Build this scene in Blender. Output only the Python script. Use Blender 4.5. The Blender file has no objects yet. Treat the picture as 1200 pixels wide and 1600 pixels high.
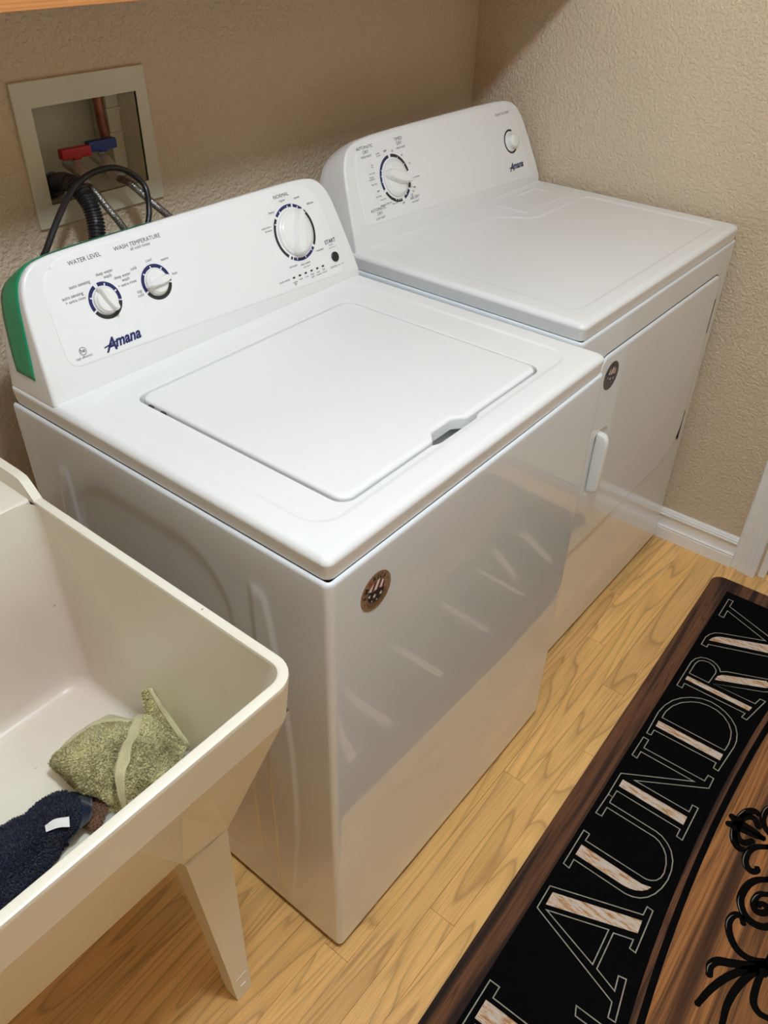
import bpy, bmesh, math, random
import numpy as np
from mathutils import Vector, Matrix
from mathutils.geometry import tessellate_polygon

SC = bpy.context.scene
COL = SC.collection
rad = math.radians

# ---------------------------------------------------------------- camera
cam_data = bpy.data.cameras.new('camera')
cam = bpy.data.objects.new('camera', cam_data)
COL.objects.link(cam)
cam_data.sensor_fit = 'VERTICAL'
cam_data.sensor_height = 36.0
cam_data.sensor_width = 27.0
cam_data.lens = 1282.557 * 36.0 / 1600.0
cam_data.clip_start = 0.02
_R = Matrix(((0.627911, 0.462582, -0.625895), (-0.778099, 0.390687, -0.491859), (0.017004, 0.795852, 0.605252)))
cam.matrix_world = Matrix.Translation((-0.511247, -0.480569, 1.526579)) @ _R.to_4x4()
SC.camera = cam

# ---------------------------------------------------------------- world, exposure
world = bpy.data.worlds.new('world')
SC.world = world
world.use_nodes = True
world.node_tree.nodes['Background'].inputs[0].default_value = (0.9, 0.85, 0.75, 1)
world.node_tree.nodes['Background'].inputs[1].default_value = 0.02
SC.view_settings.view_transform = 'Standard'
SC.view_settings.look = 'None'
SC.view_settings.gamma = 1.0
SC.view_settings.use_curve_mapping = False
SC.view_settings.exposure = 0.0
SC.cycles.use_denoising = True
SC.cycles.max_bounces = 10
SC.cycles.diffuse_bounces = 6
SC.cycles.glossy_bounces = 4
SC.cycles.sample_clamp_indirect = 6.0

# ---------------------------------------------------------------- the unseen ceiling lamp
LAMP_POS = (-0.10, -0.36, 2.38)
LAMP_POWER = 60.0
ld = bpy.data.lights.new('ceiling_bulb', 'POINT')
ld.energy = LAMP_POWER
ld.shadow_soft_size = 0.075
ld.color = (0.88, 1.02, 1.15)
lo = bpy.data.objects.new('ceiling_bulb', ld)
COL.objects.link(lo)
lo.location = LAMP_POS


# ---------------------------------------------------------------- node helpers
def new_mat(name):
    m = bpy.data.materials.new(name)
    m.use_nodes = True
    nt = m.node_tree
    b = nt.nodes['Principled BSDF']
    return m, nt, b


def N(nt, typ, **kw):
    n = nt.nodes.new(typ)
    for k, v in kw.items():
        if k.startswith('i_'):
            key = k[2:]
            key = int(key) if key.isdigit() else key.replace('_', ' ')
            n.inputs[key].default_value = v
        else:
            setattr(n, k, v)
    return n


def ramp(nt, stops, interp='LINEAR'):
    n = nt.nodes.new('ShaderNodeValToRGB')
    n.color_ramp.interpolation = interp
    e = n.color_ramp.elements
    while len(e) > 1:
        e.remove(e[-1])
    e[0].position = stops[0][0]
    e[0].color = (*stops[0][1], 1)
    for p, c in stops[1:]:
        x = e.new(p)
        x.color = (*c, 1)
    return n


def simple(name, col, rough=0.5, spec=0.5, metal=0.0, coat=0.0, bump=None, vary=0.0, vscale=8.0, coat_rough=0.05, sheen=0.0):
    m, nt, b = new_mat(name)
    b.inputs['Base Color'].default_value = (*col, 1)
    b.inputs['Roughness'].default_value = rough
    b.inputs['Specular IOR Level'].default_value = spec
    b.inputs['Metallic'].default_value = metal
    b.inputs['Coat Weight'].default_value = coat
    b.inputs['Coat Roughness'].default_value = coat_rough
    b.inputs['Sheen Weight'].default_value = sheen
    g = N(nt, 'ShaderNodeNewGeometry')
    if vary:
        n = N(nt, 'ShaderNodeTexNoise')
        n.inputs['Scale'].default_value = vscale
        n.inputs['Detail'].default_value = 4
        nt.links.new(g.outputs['Position'], n.inputs['Vector'])
        r_ = ramp(nt, [(0.3, tuple(c * (1 - vary) for c in col)), (0.7, tuple(min(1, c * (1 + vary * .5)) for c in col))])
        nt.links.new(n.outputs['Fac'], r_.inputs['Fac'])
        nt.links.new(r_.outputs['Color'], b.inputs['Base Color'])
    if bump:
        n2 = N(nt, 'ShaderNodeTexNoise')
        n2.inputs['Scale'].default_value = bump[0]
        n2.inputs['Detail'].default_value = 3
        nt.links.new(g.outputs['Position'], n2.inputs['Vector'])
        bp = N(nt, 'ShaderNodeBump')
        bp.inputs['Strength'].default_value = bump[1]
        bp.inputs['Distance'].default_value = bump[2]
        nt.links.new(n2.outputs['Fac'], bp.inputs['Height'])
        nt.links.new(bp.outputs['Normal'], b.inputs['Normal'])
    return m


# ---------------------------------------------------------------- materials
ENAMEL = simple('white_enamel', (0.76, 0.80, 0.83), rough=0.22, spec=0.5, coat=1.0, coat_rough=0.02, bump=(350, 0.02, 0.0003))
ENAMEL_TOP = simple('white_enamel_lid', (0.82, 0.825, 0.82), rough=0.24, spec=0.5, bump=(350, 0.03, 0.0004))
PLASTIC_W = simple('white_console_plastic', (0.80, 0.80, 0.785), rough=0.32, spec=0.45)
PANEL_W = simple('white_control_panel', (0.83, 0.83, 0.815), rough=0.35, spec=0.4)
KNOB_W = simple('white_knob_plastic', (0.82, 0.82, 0.79), rough=0.22, spec=0.5)
NAVY = simple('navy_print', (0.012, 0.018, 0.10), rough=0.4)
BLACKP = simple('black_print', (0.02, 0.021, 0.023), rough=0.4)
GREYP = simple('grey_print', (0.055, 0.055, 0.065), rough=0.5)
TICK = simple('white_print', (0.75, 0.75, 0.78), rough=0.5)
DARK = simple('dark_void', (0.02, 0.02, 0.02), rough=0.7)
TAPE = simple('green_tape', (0.012, 0.30, 0.135), rough=0.28, spec=0.45, vary=0.12, vscale=30)
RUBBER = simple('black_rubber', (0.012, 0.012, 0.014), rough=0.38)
BOXPL = simple('ivory_box_plastic', (0.66, 0.64, 0.50), rough=0.45, vary=0.05)
COPPER = simple('copper_pipe_metal', (0.33, 0.13, 0.08), rough=0.45, metal=0.7, vary=0.3, vscale=40)
BRASS = simple('nickel_valve_metal', (0.62, 0.60, 0.54), rough=0.38, metal=0.6, vary=0.2, vscale=60)
REDP = simple('red_handle_plastic', (0.45, 0.012, 0.015), rough=0.4)
BLUEP = simple('blue_handle_plastic', (0.012, 0.035, 0.22), rough=0.4)
TRIM = simple('white_trim_paint', (0.88, 0.87, 0.85), rough=0.35, vary=0.04, vscale=20)
CEIL = simple('ceiling_paint', (0.85, 0.84, 0.80), rough=0.9, bump=(120, 0.3, 0.002))
STEEL = simple('brushed_steel', (0.6, 0.6, 0.6), rough=0.3, metal=1.0)


def m_wall():
    m, nt, b = new_mat('beige_orange_peel_wall')
    g = N(nt, 'ShaderNodeNewGeometry')
    n = N(nt, 'ShaderNodeTexNoise')
    n.inputs['Scale'].default_value = 2.5
    n.inputs['Detail'].default_value = 3
    nt.links.new(g.outputs['Position'], n.inputs['Vector'])
    r_ = ramp(nt, [(0.3, (0.63, 0.51, 0.365)), (0.7, (0.67, 0.545, 0.39))])
    nt.links.new(n.outputs['Fac'], r_.inputs['Fac'])
    nt.links.new(r_.outputs['Color'], b.inputs['Base Color'])
    n1 = N(nt, 'ShaderNodeTexNoise')
    n1.inputs['Scale'].default_value = 150
    n1.inputs['Detail'].default_value = 2.0
    n1.inputs['Roughness'].default_value = 0.45
    n1.inputs['Distortion'].default_value = 0.15
    nt.links.new(g.outputs['Position'], n1.inputs['Vector'])
    rr_ = ramp(nt, [(0.40, (0, 0, 0)), (0.62, (1, 1, 1))])
    nt.links.new(n1.outputs['Fac'], rr_.inputs['Fac'])
    bp = N(nt, 'ShaderNodeBump')
    bp.inputs['Strength'].default_value = 0.65
    bp.inputs['Distance'].default_value = 0.0022
    nt.links.new(rr_.outputs['Color'], bp.inputs['Height'])
    nt.links.new(bp.outputs['Normal'], b.inputs['Normal'])
    b.inputs['Roughness'].default_value = 0.55
    b.inputs['Specular IOR Level'].default_value = 0.35
    return m


WALL = m_wall()


def m_wood(name, light, dark, line, sx=1.3, sy=13.0, k=16.0, rough=0.25, per_object=True, fine=0.25, coat=0.3, axis='x', lineamt=0.75, tone=0.10, local=False, stretch=None):
    """cathedral grain = contour lines of a stretched noise field"""
    m, nt, b = new_mat(name)
    g = N(nt, 'ShaderNodeNewGeometry')
    tc = N(nt, 'ShaderNodeTexCoord')
    src = tc.outputs['Object'] if local else g.outputs['Position']
    oi = N(nt, 'ShaderNodeObjectInfo')
    mul = N(nt, 'ShaderNodeVectorMath', operation='SCALE')
    cx = N(nt, 'ShaderNodeCombineXYZ')
    nt.links.new(oi.outputs['Random'], cx.inputs[0])
    nt.links.new(oi.outputs['Random'], cx.inputs[1])
    nt.links.new(oi.outputs['Random'], cx.inputs[2])
    nt.links.new(cx.outputs[0], mul.inputs[0])
    mul.inputs['Scale'].default_value = 37.0 if per_object else 0.0
    add = N(nt, 'ShaderNodeVectorMath', operation='ADD')
    nt.links.new(src, add.inputs[0])
    nt.links.new(mul.outputs[0], add.inputs[1])
    mp = N(nt, 'ShaderNodeVectorMath', operation='MULTIPLY')
    s = {'x': (sx, sy, sy), 'y': (sy, sx, sy), 'z': (sy, sy, sx)}[axis]
    mp.inputs[1].default_value = s
    nt.links.new(add.outputs[0], mp.inputs[0])
    n = N(nt, 'ShaderNodeTexNoise')
    n.inputs['Scale'].default_value = 1.0
    n.inputs['Detail'].default_value = 1.2
    n.inputs['Roughness'].default_value = 0.35
    n.inputs['Distortion'].default_value = 0.35
    nt.links.new(mp.outputs[0], n.inputs['Vector'])
    mk = N(nt, 'ShaderNodeMath', operation='MULTIPLY')
    mk.inputs[1].default_value = k
    nt.links.new(n.outputs['Fac'], mk.inputs[0])
    fr = N(nt, 'ShaderNodeMath', operation='FRACT')
    nt.links.new(mk.outputs[0], fr.inputs[0])
    lr = ramp(nt, [(0.0, (0.15, 0.15, 0.15)), (0.10, (1, 1, 1)), (0.20, (0.45, 0.45, 0.45)), (0.60, (0.05, 0.05, 0.05)), (1.0, (0.15, 0.15, 0.15))])
    nt.links.new(fr.outputs[0], lr.inputs['Fac'])
    # fine streaks
    mp2 = N(nt, 'ShaderNodeVectorMath', operation='MULTIPLY')
    s2 = {'x': (9, 420, 420), 'y': (420, 9, 420), 'z': (420, 420, 9)}[axis]
    mp2.inputs[1].default_value = s2
    nt.links.new(add.outputs[0], mp2.inputs[0])
    n2 = N(nt, 'ShaderNodeTexNoise')
    n2.inputs['Scale'].default_value = 1.0
    n2.inputs['Detail'].default_value = 2
    nt.links.new(mp2.outputs[0], n2.inputs['Vector'])
    base = N(nt, 'ShaderNodeMix', data_type='RGBA')
    base.inputs[6].default_value = (*light, 1)
    base.inputs[7].default_value = (*dark, 1)
    if stretch:
        st_ = N(nt, 'ShaderNodeMapRange')
        st_.inputs[1].default_value = stretch[0]
        st_.inputs[2].default_value = stretch[1]
        nt.links.new(n.outputs['Fac'], st_.inputs[0])
        nt.links.new(st_.outputs[0], base.inputs[0])
    else:
        nt.links.new(n.outputs['Fac'], base.inputs[0])
    f2 = N(nt, 'ShaderNodeMath', operation='MULTIPLY')
    f2.inputs[1].default_value = lineamt
    nt.links.new(lr.outputs['Color'], f2.inputs[0])
    mx = N(nt, 'ShaderNodeMix', data_type='RGBA')
    nt.links.new(f2.outputs[0], mx.inputs[0])
    nt.links.new(base.outputs[2], mx.inputs[6])
    mx.inputs[7].default_value = (*line, 1)
    f3 = N(nt, 'ShaderNodeMapRange')
    f3.inputs[1].default_value = 0.45
    f3.inputs[2].default_value = 0.75
    f3.inputs[3].default_value = 0
    f3.inputs[4].default_value = fine
    nt.links.new(n2.outputs['Fac'], f3.inputs[0])
    mx2 = N(nt, 'ShaderNodeMix', data_type='RGBA')
    nt.links.new(f3.outputs[0], mx2.inputs[0])
    nt.links.new(mx.outputs[2], mx2.inputs[6])
    mx2.inputs[7].default_value = (*line, 1)
    hs = N(nt, 'ShaderNodeHueSaturation')
    vv = N(nt, 'ShaderNodeMapRange')
    vv.inputs[3].default_value = 1 - tone
    vv.inputs[4].default_value = 1 + tone
    nt.links.new(oi.outputs['Random'], vv.inputs[0])
    nt.links.new(vv.outputs[0], hs.inputs['Value'])
    nt.links.new(mx2.outputs[2], hs.inputs['Color'])
    nt.links.new(hs.outputs[0], b.inputs['Base Color'])
    b.inputs['Roughness'].default_value = rough
    b.inputs['Coat Weight'].default_value = coat
    b.inputs['Coat Roughness'].default_value = 0.2
    return m


FLOORW = m_wood('oak_laminate', (0.98, 0.60, 0.225), (0.84, 0.48, 0.16), (0.36, 0.175, 0.05), sx=1.3, sy=12, k=12, rough=0.32, coat=0.15, lineamt=0.6, tone=0.12, fine=0.38)
SHELFW = m_wood('orange_pine', (0.62, 0.27, 0.09), (0.50, 0.20, 0.06), (0.30, 0.11, 0.03), rough=0.35, per_object=False)
RUGWD = m_wood('printed_dark_wood', (0.17, 0.068, 0.026), (0.020, 0.008, 0.005), (0.008, 0.004, 0.003), sx=1.8, sy=58, k=6, rough=0.95, per_object=False, coat=0, fine=0.6, lineamt=0.6, local=True, stretch=(.38, .60))
RUGPN = m_wood('printed_walnut_panel', (0.40, 0.165, 0.05), (0.07, 0.026, 0.009), (0.02, 0.008, 0.004), sx=1.0, sy=42, k=7, rough=0.95, per_object=False, coat=0, fine=0.6, lineamt=0.5, local=True, stretch=(.40, .66))
RUGBK = simple('printed_black_pile', (0.0032, 0.0032, 0.0036), rough=1.0, spec=0.03, bump=(900, 0.5, 0.0008))
CREAM = simple('printed_cream_line', (0.36, 0.33, 0.27), rough=0.9, spec=0.1, vary=0.25, vscale=90)
SCROLL = simple('printed_iron_black', (0.004, 0.0035, 0.003), rough=1.0, spec=0.03)


def m_fill():
    m, nt, b = new_mat('printed_weathered_cream')
    g = N(nt, 'ShaderNodeNewGeometry')
    mp = N(nt, 'ShaderNodeVectorMath', operation='MULTIPLY')
    mp.inputs[1].default_value = (160, 28, 1)
    nt.links.new(g.outputs['Position'], mp.inputs[0])
    n = N(nt, 'ShaderNodeTexNoise')
    n.inputs['Scale'].default_value = 1
    n.inputs['Detail'].default_value = 4
    n.inputs['Roughness'].default_value = 0.7
    nt.links.new(mp.outputs[0], n.inputs['Vector'])
    r_ = ramp(nt, [(0.38, (0.66, 0.58, 0.53)), (0.50, (0.62, 0.50, 0.40)), (0.58, (0.50, 0.27, 0.12)), (0.70, (0.34, 0.14, 0.05))])
    nt.links.new(n.outputs['Fac'], r_.inputs['Fac'])
    nt.links.new(r_.outputs['Color'], b.inputs['Base Color'])
    b.inputs['Roughness'].default_value = 0.9
    b.inputs['Specular IOR Level'].default_value = 0.1
    return m


FILL = m_fill()


def m_sink():
    m, nt, b = new_mat('ivory_tub_plastic')
    g = N(nt, 'ShaderNodeNewGeometry')
    n = N(nt, 'ShaderNodeTexNoise')
    n.inputs['Scale'].default_value = 5
    n.inputs['Detail'].default_value = 5
    nt.links.new(g.outputs['Position'], n.inputs['Vector'])
    base = ramp(nt, [(0.3, (0.82, 0.77, 0.64)), (0.7, (0.85, 0.81, 0.69))])
    nt.links.new(n.outputs['Fac'], base.inputs['Fac'])
    # old pink dye stain low in the far right corner of the basin
    d = N(nt, 'ShaderNodeVectorMath', operation='DISTANCE')
    d.inputs[1].default_value = (-0.16, 0.47, 0.57)
    nt.links.new(g.outputs['Position'], d.inputs[0])
    ad = N(nt, 'ShaderNodeMath', operation='ADD')
    nt.links.new(d.outputs['Value'], ad.inputs[0])
    ns = N(nt, 'ShaderNodeMath', operation='MULTIPLY')
    ns.inputs[1].default_value = 0.22
    nt.links.new(n.outputs['Fac'], ns.inputs[0])
    nt.links.new(ns.outputs[0], ad.inputs[1])
    mr = N(nt, 'ShaderNodeMapRange')
    mr.inputs[1].default_value = 0.15
    mr.inputs[2].default_value = 0.33
    mr.inputs[3].default_value = 0.45
    mr.inputs[4].default_value = 0.0
    nt.links.new(ad.outputs[0], mr.inputs[0])
    mx = N(nt, 'ShaderNodeMix', data_type='RGBA')
    nt.links.new(mr.outputs[0], mx.inputs[0])
    nt.links.new(base.outputs['Color'], mx.inputs[6])
    mx.inputs[7].default_value = (0.60, 0.36, 0.33, 1)
    # specks
    n3 = N(nt, 'ShaderNodeTexNoise')
    n3.inputs['Scale'].default_value = 95
    n3.inputs['Detail'].default_value = 2
    nt.links.new(g.outputs['Position'], n3.inputs['Vector'])
    r3 = ramp(nt, [(0.765, (0, 0, 0)), (0.80, (.7, .7, .7))])
    nt.links.new(n3.outputs['Fac'], r3.inputs['Fac'])
    mx2 = N(nt, 'ShaderNodeMix', data_type='RGBA')
    nt.links.new(r3.outputs['Color'], mx2.inputs[0])
    nt.links.new(mx.outputs[2], mx2.inputs[6])
    mx2.inputs[7].default_value = (0.30, 0.23, 0.16, 1)
    nt.links.new(mx2.outputs[2], b.inputs['Base Color'])
    b.inputs['Roughness'].default_value = 0.33
    b.inputs['Specular IOR Level'].default_value = 0.45
    return m


SINK = m_sink()


def m_terry(name, c1, c2):
    m, nt, b = new_mat(name)
    g = N(nt, 'ShaderNodeNewGeometry')
    n = N(nt, 'ShaderNodeTexNoise')
    n.inputs['Scale'].default_value = 260
    n.inputs['Detail'].default_value = 3
    nt.links.new(g.outputs['Position'], n.inputs['Vector'])
    n4 = N(nt, 'ShaderNodeTexNoise')
    n4.inputs['Scale'].default_value = 18
    nt.links.new(g.outputs['Position'], n4.inputs['Vector'])
    av = N(nt, 'ShaderNodeMath', operation='ADD')
    nt.links.new(n.outputs['Fac'], av.inputs[0])
    nt.links.new(n4.outputs['Fac'], av.inputs[1])
    hv = N(nt, 'ShaderNodeMath', operation='MULTIPLY')
    hv.inputs[1].default_value = 0.5
    nt.links.new(av.outputs[0], hv.inputs[0])
    r_ = ramp(nt, [(0.36, c1), (0.62, c2)])
    nt.links.new(hv.outputs[0], r_.inputs['Fac'])
    nt.links.new(r_.outputs['Color'], b.inputs['Base Color'])
    b.inputs['Roughness'].default_value = 0.95
    b.inputs['Specular IOR Level'].default_value = 0.1
    b.inputs['Sheen Weight'].default_value = 0.3
    return m


GREENT = m_terry('sage_terry', (0.38, 0.335, 0.15), (0.80, 0.74, 0.42))
GREENH = m_terry('sage_hem_weave', (0.54, 0.50, 0.28), (0.66, 0.61, 0.35))
NAVYT = m_terry('navy_terry', (0.004, 0.006, 0.016), (0.012, 0.018, 0.045))
BROWNT = m_terry('rust_terry', (0.15, 0.06, 0.03), (0.32, 0.15, 0.085))
WHITET = m_terry('pale_terry', (0.38, 0.36, 0.31), (0.55, 0.52, 0.47))
TAGW = simple('white_tag_satin', (0.8, 0.78, 0.77), rough=0.45)


# ---------------------------------------------------------------- object helpers
def tag(o, label=None, cat=None, group=None, kind=None):
    if label: o['label'] = label
    if cat: o['category'] = cat
    if group: o['group'] = group
    if kind: o['kind'] = kind
    return o


def empty(name, loc, label, cat, group=None, rz=0.0):
    o = bpy.data.objects.new(name, None)
    o.empty_display_size = 0.05
    COL.objects.link(o)
    o.location = loc
    o.rotation_euler = (0, 0, rz)
    return tag(o, label, cat, group)


def link_mesh(name, me, mat, parent=None, smooth=True, sharp=35, wn=True):
    if mat is not None:
        me.materials.append(mat)
    if smooth:
        me.polygons.foreach_set('use_smooth', [True] * len(me.polygons))
        if sharp:
            me.set_sharp_from_angle(angle=rad(sharp))
    o = bpy.data.objects.new(name, me)
    COL.objects.link(o)
    if parent is not None:
        o.parent = parent
    if smooth and wn and sharp:
        w_ = o.modifiers.new('wn', 'WEIGHTED_NORMAL')
        w_.keep_sharp = True
        w_.weight = 60
    return o


class MB:
    """collects geometry, links it as one mesh object"""
    def __init__(s):
        s.v = []
        s.f = []

    def add(s, vs, fs):
        o = len(s.v)
        s.v += [tuple(map(float, v)) for v in vs]
        s.f += [tuple(i + o for i in f) for f in fs]
        return s

    def loft(s, loops, closed=True, cap0=False, cap1=False):
        o = len(s.v)
        n = len(loops[0])
        for L in loops:
            s.v += [tuple(map(float, v)) for v in L]
        for k in range(len(loops) - 1):
            for i in range(n if closed else n - 1):
                j = (i + 1) % n
                s.f.append((o + k * n + i, o + k * n + j, o + (k + 1) * n + j, o + (k + 1) * n + i))
        if cap0: s.f.append(tuple(o + i for i in range(n))[::-1])
        if cap1: s.f.append(tuple(o + (len(loops) - 1) * n + i for i in range(n)))
        return s

    def region(s, loops3):
        """planar region with holes (first loop outer)"""
        o = len(s.v)
        for L in loops3:
            s.v += [tuple(map(float, v)) for v in L]
        tris = tessellate_polygon([[Vector(v) for v in L] for L in loops3])
        s.f += [tuple(o + i for i in t) for t in tris]
        return s

    def box(s, x0, x1, y0, y1, z0, z1, r=0.0, seg=2):
        bm = bmesh.new()
        bmesh.ops.create_cube(bm, size=1)
        for v in bm.verts:
            v.co = Vector(((x0 + x1) / 2 + v.co.x * (x1 - x0), (y0 + y1) / 2 + v.co.y * (y1 - y0), (z0 + z1) / 2 + v.co.z * (z1 - z0)))
        if r:
            bmesh.ops.bevel(bm, geom=bm.edges[:] + bm.verts[:], offset=r, segments=seg, profile=0.5, affect='EDGES')
        bm.verts.index_update()
        s.add([v.co for v in bm.verts], [[v.index for v in f.verts] for f in bm.faces])
        bm.free()
        return s

    def tube(s, path, r, n=10, caps=True):
        P = [Vector(p) for p in path]
        R = r if isinstance(r, (list, tuple)) else [r] * len(P)
        loops = []
        up = None
        for i, p in enumerate(P):
            t = (P[min(i + 1, len(P) - 1)] - P[max(i - 1, 0)]).normalized()
            if up is None:
                up = Vector((0, 0, 1)) if abs(t.z) < .9 else Vector((1, 0, 0))
            a = (up - t * up.dot(t)).normalized()
            up = a
            b = t.cross(a)
            loops.append([p + (a * math.cos(q) + b * math.sin(q)) * R[i] for q in [2 * math.pi * k / n for k in range(n)]])
        return s.loft(loops, cap0=caps, cap1=caps)

    def xf(s, fn):
        s.v = [tuple(fn(*v)) for v in s.v]
        return s

    def build(s, name, mat, parent=None, smooth=True, sharp=35, fix=True, flip=False):
        me = bpy.data.meshes.new(name)
        me.from_pydata(s.v, [], s.f)
        if fix:
            bm = bmesh.new()
            bm.from_mesh(me)
            bmesh.ops.remove_doubles(bm, verts=bm.verts, dist=1e-6)
            bmesh.ops.recalc_face_normals(bm, faces=bm.faces)
            if flip:
                bmesh.ops.reverse_faces(bm, faces=bm.faces)
            bm.to_mesh(me)
            bm.free()
        return link_mesh(name, me, mat, parent, smooth, sharp)


def catmull(pts, n=8, closed=False):
    P = [np.array(p, float) for p in pts]
    out = []
    m = len(P)
    rng = range(m if closed else m - 1)
    for i in rng:
        if closed:
            p0, p1, p2, p3 = P[i - 1], P[i], P[(i + 1) % m], P[(i + 2) % m]
        else:
            p0, p1, p2, p3 = P[max(i - 1, 0)], P[i], P[i + 1], P[min(i + 2, m - 1)]
            if i == 0: p0 = 2 * p1 - p2
            if i == m - 2: p3 = 2 * p2 - p1
        for k in range(n):
            t = k / n
            out.append(0.5 * ((2 * p1) + (-p0 + p2) * t + (2 * p0 - 5 * p1 + 4 * p2 - p3) * t * t + (-p0 + 3 * p1 - 3 * p2 + p3) * t ** 3))
    if not closed: out.append(P[-1])
    return out


def rr(x0, x1, y0, y1, r, n=6, m=2):
    """rounded rectangle, ccw, constant point count"""
    pts = []
    cs = [(x1 - r, y0 + r, -90), (x1 - r, y1 - r, 0), (x0 + r, y1 - r, 90), (x0 + r, y0 + r, 180)]
    prev = None
    for cx, cy, a0 in cs:
        arc = [(cx + r * math.cos(rad(a0 + 90 * k / n)), cy + r * math.sin(rad(a0 + 90 * k / n))) for k in range(n + 1)]
        if prev is not None:
            for k in range(1, m):
                t = k / m
                pts.append((prev[0] + (arc[0][0] - prev[0]) * t, prev[1] + (arc[0][1] - prev[1]) * t))
        pts += arc
        prev = arc[-1]
    arc0 = pts[0]
    for k in range(1, m):
        t = k / m
        pts.append((prev[0] + (arc0[0] - prev[0]) * t, prev[1] + (arc0[1] - prev[1]) * t))
    return pts


def roundpoly(P, rs, n=6):
    out = []
    m = len(P)
    for i in range(m):
        p = np.array(P[i], float); a = np.array(P[i - 1], float); b = np.array(P[(i + 1) % m], float)
        r = rs[i] if isinstance(rs, (list, tuple)) else rs
        u = (a - p) / np.linalg.norm(a - p); v = (b - p) / np.linalg.norm(b - p)
        for k in range(n + 1):
            t = k / n
            q = (1 - t) ** 2 * (p + u * r) + 2 * t * (1 - t) * p + t * t * (p + v * r)
            out.append((float(q[0]), float(q[1])))
    return out


def offset2(P, d):
    """offset closed ccw polygon outward by d (inward if negative)"""
    Q = [np.array(p, float) for p in P]
    m = len(Q)
    out = []
    for i in range(m):
        a = Q[i] - Q[i - 1]; b = Q[(i + 1) % m] - Q[i]
        a = a / (np.linalg.norm(a) + 1e-12); b = b / (np.linalg.norm(b) + 1e-12)
        na = np.array([a[1], -a[0]]); nb = np.array([b[1], -b[0]])
        nn = na + nb
        L = np.dot(nn, nn)
        nn = nn * (2 / L) if L > 0.2 else nn
        out.append(tuple(Q[i] + nn * d))
    return out


def text2d(s, x, y, width=None, height=None, shear=0.0, bold=0.0, ratio=None):
    """text outline as 2D verts/faces; left baseline corner at x, y, scaled to width"""
    cu = bpy.data.curves.new('t', 'FONT')
    cu.body = s
    cu.size = 1
    cu.shear = shear
    cu.offset = bold
    cu.resolution_u = 2
    o = bpy.data.objects.new('t', cu)
    COL.objects.link(o)
    dg = bpy.context.evaluated_depsgraph_get()
    me = bpy.data.meshes.new_from_object(o.evaluated_get(dg))
    vs = [(v.co.x, v.co.y) for v in me.vertices]
    fs = [tuple(p.vertices) for p in me.polygons]
    bpy.data.objects.remove(o)
    bpy.data.curves.remove(cu)
    bpy.data.meshes.remove(me)
    x0 = min(v[0] for v in vs); x1 = max(v[0] for v in vs)
    k = width / (x1 - x0)
    ky = k if ratio is None else k * ratio
    if height: ky = height / 0.73
    return [(x + (v[0] - x0) * k, y + v[1] * ky) for v in vs], fs
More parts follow.
